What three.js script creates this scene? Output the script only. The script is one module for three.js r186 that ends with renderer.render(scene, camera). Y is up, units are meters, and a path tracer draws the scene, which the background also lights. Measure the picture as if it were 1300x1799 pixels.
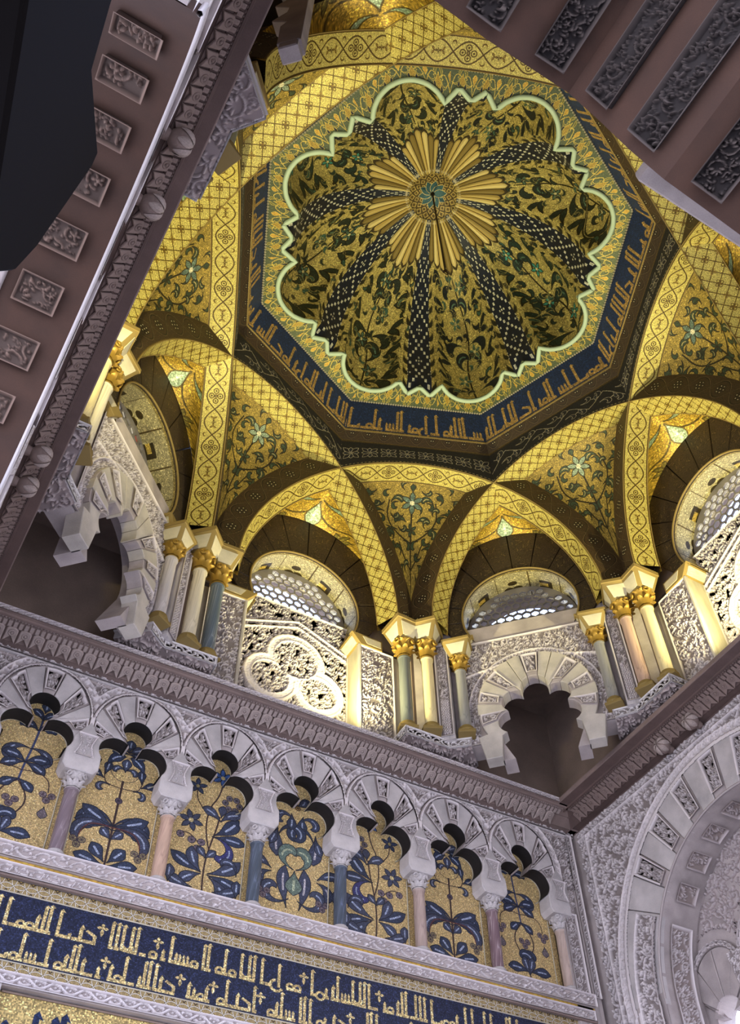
import * as THREE from 'three';
import { mergeGeometries } from 'three/addons/utils/BufferGeometryUtils.js';

// ------------------------------------------------------------------ camera
const scene = new THREE.Scene();
const IMG_W = 1300, IMG_H = 1799;
const camera = new THREE.PerspectiveCamera(2 * Math.atan(899.5 / 1710.07) * 180 / Math.PI, IMG_W / IMG_H, 0.02, 120);
camera.position.set(-2.9839, -0.5734, 3.3983);
camera.up.set(-0.380108, 0.624932, 0.681893);
camera.lookAt(-2.9839 + 0.35716, -0.5734 + 0.779216, 3.3983 - 0.515034);
camera.setViewOffset(IMG_W, IMG_H, -83, -24.46, IMG_W, IMG_H);       // the photograph is a crop: its optical centre lies right of the middle
// ------------------------------------------------------------------ sky, lamps, exposure
// clear daylight: whitish near the horizon and below it, bluer overhead
const sky = new Float32Array(64 * 32 * 4);
for (let j = 0; j < 32; j++) for (let i = 0; i < 64; i++) {
  const el = ((j + 0.5) / 32 - 0.5) * Math.PI, t = Math.pow(Math.max(0, Math.sin(el)), 0.7), o = (j * 64 + i) * 4;
  sky[o] = 4.0 + (2.6 - 4.0) * t; sky[o + 1] = 4.1 + (3.9 - 4.1) * t; sky[o + 2] = 4.9 + (7.4 - 4.9) * t; sky[o + 3] = 1;
}
const skyTex = new THREE.DataTexture(sky, 64, 32, THREE.RGBAFormat, THREE.FloatType);
skyTex.mapping = THREE.EquirectangularReflectionMapping; skyTex.magFilter = THREE.LinearFilter; skyTex.needsUpdate = true;
scene.background = skyTex;
const LAMP_COLOR = new THREE.Color().setRGB(1.0, 0.91, 0.44), LAMP_POWER = 34;
const renderer = new THREE.WebGLRenderer({ antialias: true });
renderer.toneMapping = THREE.LinearToneMapping;
renderer.toneMappingExposure = 1.0;
renderer.shadowMap.enabled = true;

// ------------------------------------------------------------------ helpers
const PI = Math.PI, rad = (d) => d * PI / 180;
let seed_ = 7;
const rnd = () => { seed_ = (seed_ * 1664525 + 1013904223) >>> 0; return seed_ / 4294967296; };
const rr = (a, b) => a + (b - a) * rnd();
const clamp = (x, a = 0, b = 1) => Math.min(b, Math.max(a, x));
const lerp = (a, b, t) => a + (b - a) * t;
const smooth = (a, b, x) => { const t = clamp((x - a) / (b - a)); return t * t * (3 - 2 * t); };
const nv = (deg) => new THREE.Vector3(Math.sin(rad(deg)), 0, -Math.cos(rad(deg)));
const tv = (deg) => new THREE.Vector3(Math.cos(rad(deg)), 0, Math.sin(rad(deg)));
const used = new Map();
function numbered(n) { const k = used.get(n) || 0; used.set(n, k + 1); return k ? n + '_' + String(k).padStart(3, '0') : n; }
// a top-level group whose axes are: x along the wall (to the right when one faces it), y up, z towards the middle of the bay
function base(name, deg = 0, d = 0, s = 0, y = 0, out = 0) {
  const g = new THREE.Group(); g.name = numbered(name);
  g.position.copy(nv(deg).multiplyScalar(d - out)).addScaledVector(tv(deg), s); g.position.y = y;
  g.rotation.y = -rad(deg);
  scene.add(g); return g;
}
function tag(o, label, category, group) { o.userData.label = label; o.userData.category = category; if (group) o.userData.group = group; return o; }
function struct(o) { o.userData.kind = 'structure'; return o; }
function stuff(o) { o.userData.kind = 'stuff'; return o; }
function M_(name, geo, mat, parent = scene) {
  const m = new THREE.Mesh(geo, mat); m.name = parent === scene ? numbered(name) : childName(parent, name);
  m.castShadow = m.receiveShadow = true; parent.add(m); return m;
}
function childName(p, n) { p.cn = p.cn || new Map(); const k = p.cn.get(n) || 0; p.cn.set(n, k + 1); return k ? n + '_' + String(k).padStart(3, '0') : n; }
// --- geometry
const G = {};
G.box = (w, h, d, x = 0, y = 0, z = 0) => new THREE.BoxGeometry(w, h, d).translate(x, y, z);
G.bbox = (w, h, d, x = 0, y = 0, z = 0, b = 0.006) => {            // box with chamfered edges
  const s = new THREE.Shape(); const W = w / 2 - b, H = h / 2 - b;
  s.moveTo(-W, -H); s.lineTo(W, -H); s.lineTo(W, H); s.lineTo(-W, H);
  return new THREE.ExtrudeGeometry(s, { depth: d - 2 * b, bevelEnabled: true, bevelSize: b, bevelThickness: b, bevelSegments: 1 }).translate(x, y, z - d / 2 + b);
};
G.shape = (pts, holes = []) => { const s = new THREE.Shape(pts.map((p) => new THREE.Vector2(p[0], p[1]))); for (const h of holes) s.holes.push(new THREE.Path(h.map((p) => new THREE.Vector2(p[0], p[1])))); return s; };
G.extr = (pts, depth, z = 0, b = 0, holes = []) => new THREE.ExtrudeGeometry(G.shape(pts, holes), { depth: depth - 2 * b, bevelEnabled: b > 0, bevelSize: b, bevelOffset: -b, bevelThickness: b, bevelSegments: 1, curveSegments: 8 }).translate(0, 0, z + b);
G.merge = (list) => mergeGeometries(list.map((g) => { const q = g.index ? g.toNonIndexed() : g; for (const k of Object.keys(q.attributes)) if (!['position', 'normal', 'uv'].includes(k)) q.deleteAttribute(k); return q; }));
// grid of nu x nv cells; fn(u, v) gives { p, uv, c } or null where there is nothing
G.grid = (nu, nvv, fn, colors = false, flip = false) => {
  const P = [], U = [], C = [], id = new Int32Array((nu + 1) * (nvv + 1)).fill(-1); let n = 0;
  for (let j = 0; j <= nvv; j++) for (let i = 0; i <= nu; i++) {
    const r = fn(i / nu, j / nvv); if (!r) continue;
    id[j * (nu + 1) + i] = n++; P.push(r.p[0], r.p[1], r.p[2]); U.push(r.uv ? r.uv[0] : i / nu, r.uv ? r.uv[1] : j / nvv); if (colors) C.push(r.c[0], r.c[1], r.c[2]);
  }
  const I = [];
  for (let j = 0; j < nvv; j++) for (let i = 0; i < nu; i++) {
    const a = id[j * (nu + 1) + i], b = id[j * (nu + 1) + i + 1], c = id[(j + 1) * (nu + 1) + i + 1], d = id[(j + 1) * (nu + 1) + i];
    if (a < 0 || b < 0 || c < 0 || d < 0) continue;
    if (flip) I.push(a, c, b, a, d, c); else I.push(a, b, c, a, c, d);
  }
  const g = new THREE.BufferGeometry();
  g.setAttribute('position', new THREE.Float32BufferAttribute(P, 3)); g.setAttribute('uv', new THREE.Float32BufferAttribute(U, 2));
  if (colors) g.setAttribute('color', new THREE.Float32BufferAttribute(C, 3));
  g.setIndex(I); g.computeVertexNormals(); return g;
};
G.lathe = (prof, seg = 20) => new THREE.LatheGeometry(prof.map((p) => new THREE.Vector2(p[0], p[1])), seg);
G.tubeLine = (pts, r, seg = 6, closed = false) => {
  const path = new THREE.CurvePath(); const v = pts.map((p) => new THREE.Vector3(...p));
  for (let i = 0; i + 1 < v.length; i++) path.add(new THREE.LineCurve3(v[i], v[i + 1]));
  if (closed) path.add(new THREE.LineCurve3(v[v.length - 1], v[0]));
  return new THREE.TubeGeometry(path, Math.max(2, pts.length * 2), r, seg, closed);
};
// --- value noise
const perm = new Float32Array(4096); for (let i = 0; i < 4096; i++) perm[i] = rnd();
function vn(x, y) {
  const xi = Math.floor(x), yi = Math.floor(y), fx = x - xi, fy = y - yi, h = (a, b) => perm[((a * 73856093) ^ (b * 19349663)) & 4095];
  const sx = fx * fx * (3 - 2 * fx), sy = fy * fy * (3 - 2 * fy);
  return lerp(lerp(h(xi, yi), h(xi + 1, yi), sx), lerp(h(xi, yi + 1), h(xi + 1, yi + 1), sx), sy);
}
const fbm = (x, y) => vn(x, y) * 0.5 + vn(x * 2.1 + 7, y * 2.1) * 0.27 + vn(x * 4.3, y * 4.3 + 3) * 0.15 + vn(x * 9.1, y * 9.1) * 0.08;
// --- canvas drawing: one brush draws leaves, drops and curled paisleys
function brush(c, x, y, a, len, wid, curl, fill, edge, lw = 1.5, hl = null, prof = 1.6) {
  const N = 22, L = [], R = []; const S = [];
  let px = x, py = y;
  for (let i = 0; i <= N; i++) {
    const t = i / N, h = a + curl * Math.pow(t, 1.4), w = wid * Math.sin(PI * Math.pow(t, prof)) * 0.5 + wid * 0.02;
    L.push([px - Math.sin(h) * w, py + Math.cos(h) * w]); R.push([px + Math.sin(h) * w, py - Math.cos(h) * w]); S.push([px, py]);
    const ds = len / N * (Math.abs(curl) > 3 ? (1.25 - 0.6 * t) : 1); px += Math.cos(h) * ds; py += Math.sin(h) * ds;
  }
  c.beginPath(); c.moveTo(...L[0]); for (const p of L) c.lineTo(...p); for (const p of R.reverse()) c.lineTo(...p); c.closePath();
  if (fill) { c.fillStyle = fill; c.fill(); }
  if (edge) { c.strokeStyle = edge; c.lineWidth = lw; c.stroke(); }
  if (hl) { c.strokeStyle = hl; c.lineWidth = wid * 0.16; c.lineCap = 'round'; c.beginPath(); for (let i = 9; i < 18; i++) c.lineTo(...S[i]); c.stroke(); }
  return [px, py];
}
function stem(c, pts, w, col) {
  c.strokeStyle = col; c.lineWidth = w; c.lineCap = 'round'; c.lineJoin = 'round'; c.beginPath(); c.moveTo(...pts[0]);
  for (let i = 1; i < pts.length - 1; i++) c.quadraticCurveTo(pts[i][0], pts[i][1], (pts[i][0] + pts[i + 1][0]) / 2, (pts[i][1] + pts[i + 1][1]) / 2);
  c.lineTo(...pts[pts.length - 1]); c.stroke();
}
function flower(c, x, y, r, n, fill, edge, lw, a0 = 0, heart = null) {
  for (let i = 0; i < n; i++) brush(c, x, y, a0 + i * 2 * PI / n, r, r * 0.42, 0, fill, edge, lw, null, 1.1);
  if (heart) { c.fillStyle = heart; c.beginPath(); c.arc(x, y, r * 0.2, 0, 7); c.fill(); }
}
function wheel(c, x, y, r, fill, line, lw) {
  c.beginPath(); c.arc(x, y, r, 0, 7); if (fill) { c.fillStyle = fill; c.fill(); } c.strokeStyle = line; c.lineWidth = lw; c.stroke();
  c.lineWidth = lw * 0.7; for (let i = 0; i < 8; i++) { c.beginPath(); c.moveTo(x, y); c.lineTo(x + Math.cos(i * PI / 4) * r * 0.8, y + Math.sin(i * PI / 4) * r * 0.8); c.stroke(); }
}
function canvasOf(w, h, draw) { const k = document.createElement('canvas'); k.width = w; k.height = h; const c = k.getContext('2d'); draw(c, w, h); return k; }
// breaks a drawing up into small glass cubes: each cell keeps its colour but varies in tone; some glint
function tesserae(c, w, h, cell, amp, glint = 0.06) {
  const im = c.getImageData(0, 0, w, h), d = im.data, nx = Math.ceil(w / cell);
  const tone = new Float32Array(nx * Math.ceil(h / cell)); for (let i = 0; i < tone.length; i++) tone[i] = 1 + (rnd() - 0.5) * amp + (rnd() < glint ? amp * 0.9 : 0);
  for (let y = 0; y < h; y++) for (let x = 0; x < w; x++) {
    const k = tone[Math.floor(y / cell) * nx + Math.floor(x / cell)] * ((x % cell === 0 || y % cell === 0) ? 0.86 : 1), o = (y * w + x) * 4;
    d[o] = Math.min(255, d[o] * k); d[o + 1] = Math.min(255, d[o + 1] * k); d[o + 2] = Math.min(255, d[o + 2] * k);
  }
  c.putImageData(im, 0, 0);
}
function texOf(k, rx = 1, ry = 1) {
  const t = new THREE.CanvasTexture(k); t.colorSpace = THREE.SRGBColorSpace; t.wrapS = t.wrapT = THREE.RepeatWrapping; t.repeat.set(rx, ry); t.magFilter = THREE.LinearFilter; return t;
}
const mosaicMat = (k, rx = 1, ry = 1, rough = 0.48, metal = 0.25) => new THREE.MeshStandardMaterial({ map: texOf(k, rx, ry), roughness: rough, metalness: metal, side: THREE.DoubleSide });
// ------------------------------------------------------------------ height patterns for carved stucco (white stands proud)
function heights(w, h, draw, blur = 1) {
  const k = canvasOf(w, h, (c) => { c.fillStyle = '#000'; c.fillRect(0, 0, w, h); draw(c, w, h); });
  const d = k.getContext('2d').getImageData(0, 0, w, h).data, a = new Float32Array(w * h); for (let i = 0; i < a.length; i++) a[i] = d[i * 4] / 255;
  let src = a;
  for (let n = 0; n < blur; n++) { const b = new Float32Array(w * h); for (let y = 0; y < h; y++) for (let x = 0; x < w; x++) { let s = 0; for (let j = -1; j <= 1; j++) for (let i = -1; i <= 1; i++) s += src[((y + j + h) % h) * w + (x + i + w) % w]; b[y * w + x] = s / 9; } src = b; }
  return { w, h, a: src };
}
function sample(T, u, v) {      // u, v in tiles
  if (T.k) { u /= T.k; v /= T.k; }
  let x = (u - Math.floor(u)) * T.w, y = (1 - (v - Math.floor(v))) * T.h; const x0 = Math.floor(x), y0 = Math.floor(y), fx = x - x0, fy = y - y0;
  const g = (i, j) => T.a[((j % T.h + T.h) % T.h) * T.w + (i % T.w)];
  return lerp(lerp(g(x0, y0), g(x0 + 1, y0), fx), lerp(g(x0, y0 + 1), g(x0 + 1, y0 + 1), fx), fy);
}
const wrap = (c, w, h, f) => { for (const dx of [-w, 0, w]) for (const dy of [-h, 0, h]) { c.save(); c.translate(dx, dy); f(c); c.restore(); } };
// dense vine scrolls: packed circles, each a curled stem with leaves
function vineTile(w, h, rmin, rmax, n, seed) {
  seed_ = seed; const C = [];
  for (let t = 0; t < 6000 && C.length < n; t++) {
    const r = lerp(rmax, rmin, clamp(t / 3500)), x = rnd() * w, y = rnd() * h;
    if (C.every((q) => { let dx = Math.abs(q.x - x), dy = Math.abs(q.y - y); dx = Math.min(dx, w - dx); dy = Math.min(dy, h - dy); return Math.hypot(dx, dy) > (q.r + r) * 0.93; })) C.push({ x, y, r, a: rnd() * 6.28, s: rnd() < 0.5 ? 1 : -1, k: Math.floor(rnd() * 3) });
  }
  return heights(w, h, (c) => {
    for (const q of C) wrap(c, w, h, (k) => {
      k.save(); k.translate(q.x, q.y); k.rotate(q.a); k.scale(1, q.s); const r = q.r, lw = Math.max(2.5, r * 0.1);
      k.strokeStyle = '#d8d8d8'; k.lineWidth = r * 0.17; k.beginPath(); k.arc(0, 0, r * 0.86, 0.5, 5.6); k.stroke();
      if (q.k === 0) { for (let i = 0; i < 5; i++) brush(k, -r * 0.2, 0, -1.3 + i * 0.65, r * 0.85, r * 0.34, 0.25 * (i - 2), '#fff', '#000', lw); }
      else if (q.k === 1) { brush(k, r * 0.3, r * 0.55, -1.9, r * 1.9, r * 0.42, -4.2, '#fff', '#000', lw); brush(k, -r * 0.5, r * 0.3, 0.6, r * 0.7, r * 0.3, 0.5, '#e8e8e8', '#000', lw); brush(k, -r * 0.35, -r * 0.5, 0.2, r * 0.7, r * 0.28, 0.9, '#fff', '#000', lw); }
      else { flower(k, 0, 0, r * 0.68, 5, '#fff', '#000', lw, 0.3); k.fillStyle = '#fff'; k.beginPath(); k.arc(0, 0, r * 0.15, 0, 7); k.fill(); }
      for (let i = 0; i < 3; i++) { const a = 0.9 + i * 1.9; brush(k, Math.cos(a) * r * 0.85, Math.sin(a) * r * 0.85, a + 0.7, r * 0.62, r * 0.3, 0.6, '#f0f0f0', '#000', lw); }
      k.restore();
    });
  }, 2);
}
const VINE = vineTile(640, 640, 20, 44, 190, 11);              // about 0.62 m across
const VINE_FINE = vineTile(512, 512, 15, 30, 300, 23);
VINE.k = 2.0; VINE_FINE.k = 1.9;
// a running scroll for bands, one wave per tile
const BAND = heights(384, 192, (c, w, h) => {
  wrap(c, w, h * 50, (k) => {
    k.strokeStyle = '#e8e8e8'; k.lineWidth = 15; k.beginPath(); for (let x = -10; x <= w + 10; x += 6) k.lineTo(x, h / 2 + Math.sin(x / w * 2 * PI) * h * 0.3); k.stroke();
    for (const [x, y, s] of [[w * 0.25, h * 0.3, 1], [w * 0.75, h * 0.7, -1]]) {
      brush(k, x - 50, y + s * 45, -s * 1.2, 120, 40, s * 2.6, '#fff', '#000', 6);
      brush(k, x + 8, y - s * 8, -s * 0.4, 86, 36, -s * 0.6, '#fff', '#000', 6);
      brush(k, x + 14, y + s * 2, s * 0.7, 70, 32, s * 0.7, '#fff', '#000', 6);
      brush(k, x - 70, y - s * 34, s * 0.1, 70, 28, 0, '#fff', '#000', 6); brush(k, x + 44, y + s * 66, s * 0.1, 78, 28, 0, '#fff', '#000', 6);
    }
  });
}, 2);
const KNOT = heights(256, 128, (c, w, h) => {                   // two plaited strands
  wrap(c, w, h * 50, (k) => { for (const s of [1, -1]) { for (const [lw, col] of [[40, '#000'], [26, '#fff']]) { k.strokeStyle = col; k.lineWidth = lw; k.beginPath(); for (let x = -10; x <= w + 10; x += 5) k.lineTo(x, h / 2 + s * Math.cos(x / w * 2 * PI) * h * 0.3); k.stroke(); } } for (const x of [0, w / 2]) { k.fillStyle = '#fff'; k.beginPath(); k.arc(x, h / 2, 11, 0, 7); k.fill(); } });
}, 2);
// ------------------------------------------------------------------ stone
const STONE_TEX = canvasOf(512, 512, (c, w, h) => {
  const im = c.createImageData(w, h);
  for (let y = 0; y < h; y++) for (let x = 0; x < w; x++) {
    const fx = x / w, fy = y / h, f = (a, b) => fbm(a * 6, b * 6), n = lerp(lerp(f(fx, fy), f(fx + 1, fy), 1 - fx), lerp(f(fx, fy + 1), f(fx + 1, fy + 1), 1 - fx), 1 - fy), k = 198 + (n - 0.5) * 120 + (rnd() - 0.5) * 14, o = (y * w + x) * 4;
    im.data[o] = k; im.data[o + 1] = k * 0.985; im.data[o + 2] = k * 0.97; im.data[o + 3] = 255;
  }
  c.putImageData(im, 0, 0);
});
const stoneMap = texOf(STONE_TEX, 0.7, 0.7), stoneMapFine = texOf(STONE_TEX, 2, 2);
const stone = (hex, rough = 0.85, map = stoneMap) => new THREE.MeshStandardMaterial({ color: hex, map, roughness: rough, side: THREE.DoubleSide, bumpMap: map, bumpScale: 0.003 });
const MAT = {
  stucco: new THREE.MeshStandardMaterial({ vertexColors: true, roughness: 0.85, side: THREE.DoubleSide }),
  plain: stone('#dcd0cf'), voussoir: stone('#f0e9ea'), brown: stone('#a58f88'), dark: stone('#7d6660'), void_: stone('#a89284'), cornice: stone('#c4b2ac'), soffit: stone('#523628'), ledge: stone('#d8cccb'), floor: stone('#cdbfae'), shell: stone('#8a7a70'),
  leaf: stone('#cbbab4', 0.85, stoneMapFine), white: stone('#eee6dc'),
  gilt: new THREE.MeshStandardMaterial({ color: '#9a7a34', roughness: 0.5, metalness: 0.5, side: THREE.DoubleSide }),
  giltDull: new THREE.MeshStandardMaterial({ color: '#8a7442', roughness: 0.7, metalness: 0.15, side: THREE.DoubleSide }),
  cream: stone('#efe6cc', 0.6), mint: new THREE.MeshStandardMaterial({ color: '#b9cdb6', roughness: 0.6, side: THREE.DoubleSide, bumpMap: stoneMapFine, bumpScale: 0.004 }),
  black: new THREE.MeshPhysicalMaterial({ color: '#100c0b', roughness: 1, specularIntensity: 0.1, side: THREE.DoubleSide }), nearBlack: stone('#231c1c'), iron: new THREE.MeshStandardMaterial({ color: '#3a2a1e', roughness: 0.6, metalness: 0.5 }),
  lattice: stone('#9a9490', 0.9),
};
const shaft = {};
function marble(key, hex, vein) {
  return shaft[key] || (shaft[key] = new THREE.MeshStandardMaterial({ roughness: 0.35, side: THREE.DoubleSide, map: texOf(canvasOf(256, 512, (c, w, h) => {
    const b = new THREE.Color(hex), v = new THREE.Color(vein), im = c.createImageData(w, h);
    for (let y = 0; y < h; y++) for (let x = 0; x < w; x++) {
      const a = x / w * 2 * PI, X = Math.cos(a) * 1.3 + 5, Z = Math.sin(a) * 1.3 + 5, n = fbm(X * 1.4 + Z * 0.6, y / h * 9 + Z), m = Math.pow(1 - Math.abs(fbm(X * 2 + y / h * 5, Z * 2 + y / h * 7) - 0.5) * 2, 14), o = (y * w + x) * 4, k = 0.72 + n * 0.5;
      const q = b.clone().multiplyScalar(k).lerp(v, m * 0.6).convertLinearToSRGB(); im.data[o] = clamp(q.r) * 255; im.data[o + 1] = clamp(q.g) * 255; im.data[o + 2] = clamp(q.b) * 255; im.data[o + 3] = 255;
    }
    c.putImageData(im, 0, 0);
  })) }));
}
// carved panel as real relief: map(x, y, z) places the point, x / y run in metres
const STUCCO = [0.68, 0.61, 0.605], SHADED_GROUND = [0.23, 0.19, 0.18];  // second colour: pigment tint of the recesses, deepened with painted shade
function relief(parent, name, x0, y0, w, h, o = {}) {
  const T = o.tile || VINE, sc = o.scale || 0.62, sy = o.scaleY || sc, dep = (o.depth || 0.022) * 1.25, cell = o.cell || 0.0085, rim = o.rim ?? 0.012, top = o.color || STUCCO, gr = o.ground || SHADED_GROUND, ox = o.ox || 0, oy = o.oy || 0;
  const nu = Math.max(3, Math.round(w / cell)), nvv = Math.max(3, Math.round(h / cell));
  const g = G.grid(nu, nvv, (u, v) => {
    const x = x0 + u * w, y = y0 + v * h; if (o.mask && !o.mask(x, y)) return null;
    const e = Math.min(x - x0, x0 + w - x, y - y0, y0 + h - y), inRim = rim > 0 && e < rim;
    let k = o.fn ? o.fn(x, y) : sample(T, (x + ox) / sc, (y + oy) / sy); if (inRim) k = 1; else if (rim > 0 && e < rim * 1.8) k = 0;
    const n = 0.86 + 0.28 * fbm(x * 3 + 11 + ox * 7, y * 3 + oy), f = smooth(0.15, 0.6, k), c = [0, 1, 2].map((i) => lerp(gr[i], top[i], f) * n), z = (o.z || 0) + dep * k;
    return { p: o.map ? o.map(x, y, z) : [x, y, z], uv: [x, y], c };
  }, true, o.flip);
  return M_(name, g, o.mat || MAT.stucco, parent);
}
// ------------------------------------------------------------------ mosaics
const GOLD = '#b08f3a', GOLD2 = '#8d6c28', INK = '#4a3812', NAVY = '#16203c', TEAL = '#2f5a52', UMBER = '#3a2c1c';
const RIB_MEDALLION = canvasOf(256, 512, (c, w, h) => {
  c.fillStyle = '#b8a85e'; c.fillRect(0, 0, w, h); c.strokeStyle = '#4e3a14'; c.fillStyle = '#4e3a14'; c.lineWidth = 10;
  for (const x of [10, w - 10]) { c.beginPath(); c.moveTo(x, 0); c.lineTo(x, h); c.stroke(); }
  for (const s of [1, -1]) { c.lineWidth = 12; c.beginPath(); for (let y = -4; y <= h + 4; y += 4) c.lineTo(w / 2 + s * Math.sin(y / h * 2 * PI) * w * 0.33, y); c.stroke(); }
  for (const [k, y] of [h * 0.25, h * 0.75].entries()) {
    if (k === 0) for (const [dx, dy] of [[0, -48], [0, 48], [-40, 0], [40, 0], [0, 0]]) { c.lineWidth = 9; c.beginPath(); c.arc(w / 2 + dx, y + dy, dx || dy ? 23 : 12, 0, 7); c.stroke(); c.beginPath(); c.arc(w / 2 + dx, y + dy, dx || dy ? 9 : 4, 0, 7); c.fill(); }
    else { flower(c, w / 2, y - 38, 34, 3, '#7a6228', '#5f4818', 4, PI / 2); flower(c, w / 2, y + 38, 34, 3, '#7a6228', '#5f4818', 4, -PI / 2); flower(c, w / 2, y, 22, 4, '#4f3c14', null, 2); }
  }
  for (const y of [0, h / 2, h]) for (const s of [1, -1]) for (const q of [1, -1]) brush(c, w / 2 + s * 40, y + q * 14, s > 0 ? 0.4 * q : PI - 0.4 * q, 70, 12, s * q * -3.2, '#5f4818', null);
  tesserae(c, w, h, 4, 0.5, 0.1);
});
const RIB_DIAMOND = canvasOf(256, 256, (c, w, h) => {
  c.fillStyle = '#b8a85e'; c.fillRect(0, 0, w, h); c.strokeStyle = '#574314'; c.fillStyle = '#574314'; c.lineWidth = 8;
  for (const s of [1, -1]) for (let k = -2; k < 4; k++) { c.beginPath(); c.moveTo(k * w / 2, s > 0 ? 0 : h); c.lineTo(k * w / 2 + w, s > 0 ? h : 0); c.stroke(); }
  for (const [x, y] of [[w / 2, 0], [w / 2, h], [0, h / 2], [w, h / 2], [w / 2, h / 2], [0, 0], [w, 0], [0, h], [w, h]]) { c.lineWidth = 5; const odd = (x === w / 2) !== (y === h / 2); c.lineWidth = 7; if (!odd) { for (const [dx, dy] of [[0, -24], [0, 24], [-24, 0], [24, 0]]) { c.beginPath(); c.arc(x + dx, y + dy, 12, 0, 7); c.stroke(); } c.beginPath(); c.arc(x, y, 7, 0, 7); c.stroke(); } else flower(c, x, y, 36, 4, '#7d6428', '#66501c', 4, PI / 4); }
  tesserae(c, w, h, 4, 0.5, 0.1);
});
const RIB_SIDE = canvasOf(256, 256, (c, w, h) => {
  c.fillStyle = '#40301f'; c.fillRect(0, 0, w, h); c.fillStyle = '#6a5526'; c.fillRect(0, 0, w, 10); c.fillRect(0, h - 10, w, 8);
  c.strokeStyle = '#20180f'; c.lineWidth = 9; for (const s of [1, -1]) { c.beginPath(); for (let x = -4; x <= w + 4; x += 4) c.lineTo(x, h / 2 + s * Math.sin(x / w * PI) * h * 0.33); c.stroke(); }
  c.strokeStyle = '#7d6a48'; c.lineWidth = 3; for (const s of [1, -1]) { c.beginPath(); for (let x = -4; x <= w + 4; x += 4) c.lineTo(x, h / 2 + s * Math.sin(x / w * PI) * h * 0.37); c.stroke(); }
  for (let i = 0; i < 7; i++) { const a = i * 2 * PI / 6, r = i === 6 ? 0 : 36; c.fillStyle = '#2a2016'; c.beginPath(); c.arc(w / 2 + Math.cos(a) * r, h / 2 + Math.sin(a) * r, 19, 0, 7); c.fill(); c.fillStyle = '#cfc39a'; c.beginPath(); c.arc(w / 2 + Math.cos(a) * r, h / 2 + Math.sin(a) * r, 6, 0, 7); c.fill(); }
  tesserae(c, w, h, 4, 0.5);
});
function paisleys(c, x, y, s, fill, edge, hl, lw) {                // pair of curled leaves springing from a stem
  for (const q of [1, -1]) { brush(c, x, y, -PI / 2 + q * 0.9, s, s * 0.3, q * 4.4, fill, edge, lw, hl); brush(c, x, y, -PI / 2 + q * 1.45, s * 0.7, s * 0.24, q * 0.3, fill, edge, lw, hl); }
}
const WEB = [0, 1].map((v) => canvasOf(512, 512, (c, w, h) => {
  c.fillStyle = '#96803e'; c.fillRect(0, 0, w, h);
  const E = '#2a2214', F = v ? '#3d4a38' : '#33402f', L = '#b3a068';
  stem(c, [[w / 2, h], [w / 2, h * 0.8], [w / 2, h * 0.3]], 9, E);
  for (const s of [1, -1]) {
    stem(c, [[w / 2, h * 0.62], [w / 2 + s * 60, h * 0.58], [w / 2 + s * 140, h * 0.42], [w / 2 + s * 120, h * 0.2]], 7, E);
    stem(c, [[w / 2, h * 0.84], [w / 2 + s * 40, h * 0.78], [w / 2 + s * 70, h * 0.62]], 7, E);
    for (const [x, y, a, l, k] of [[110, .22, -2.0, 90, -3.6], [150, .32, -0.4, 100, 3.2], [80, .5, -0.3, 90, 3.4], [70, .68, -0.6, 90, 3.6], [52, .8, 0.2, 70, 2.5], [30, .42, -0.9, 80, 2.6], [200, .14, -0.2, 70, 2.4], [190, .5, -1.2, 80, 2.6], [200, .78, -1.4, 80, -2.4], [120, .92, -1.2, 80, -2.6]]) brush(c, w / 2 + s * x, h * y, s > 0 ? a : PI - a, l, 30, s * k, F, E, 4, L);
    flower(c, w / 2 + s * 205, h * 0.3, 36, 6, F, E, 3, 0, '#c9b680'); flower(c, w / 2 + s * 120, h * 0.66, 30, 6, F, E, 3, 0, '#c9b680');
  }
  for (let j = 0; j < 7; j++) for (const s of [1, -1]) for (let i = 0; i < 3; i++) { const x = w / 2 + s * (44 + i * 70 + (j % 2) * 30), y = h * (0.08 + j * 0.13); brush(c, x, y, (s > 0 ? 0 : PI) + (i - 1) * 0.9 + j, 74, 19, s * ((i + j) % 2 ? 4.4 : -3.6), F, E, 4, (i + j) % 3 ? null : L); }
  flower(c, w / 2, h * 0.22, 62, 6, v ? '#8a9a86' : '#5f7268', E, 4, PI / 6, '#d8d0b0'); flower(c, w / 2, h * 0.5, 34, 5, F, E, 4, 0); brush(c, w / 2, h * 0.1, -PI / 2, 44, 26, 0, F, E, 4);
  tesserae(c, w, h, 4, 0.5);
}));
const WEB_TREFOIL = canvasOf(512, 512, (c, w, h) => {
  c.fillStyle = '#b8963c'; c.fillRect(0, 0, w, h); const E = '#5b4a20';
  for (const s of [1, -1]) {
    stem(c, [[w / 2, h * 0.4], [w / 2 + s * 70, h * 0.55], [w / 2 + s * 180, h * 0.5], [w / 2 + s * 250, h * 0.8]], 8, E);
    brush(c, w / 2 + s * 8, h * 0.3, s > 0 ? 0.55 : PI - 0.55, 170, 50, s * -4.2, '#8fa58c', E, 5, '#c9cfae');
    flower(c, w / 2 + s * 120, h * 0.62, 40, 6, '#7a6c30', E, 4); for (const [x, y, a] of [[170, .4, -0.6], [200, .7, 0.8], [90, .8, 1.2], [230, .25, -0.4]]) brush(c, w / 2 + s * x, h * y, s > 0 ? a : PI - a, 74, 22, s * 2.6, '#8a7430', E, 4);
  }
  brush(c, w / 2, h * 0.32, PI / 2, 130, 58, 0, '#9db093', E, 5, '#d5d8b8'); flower(c, w / 2, h * 0.8, 44, 6, '#7a6c30', E, 4);
  tesserae(c, w, h, 4, 0.5, 0.1);
});
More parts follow.
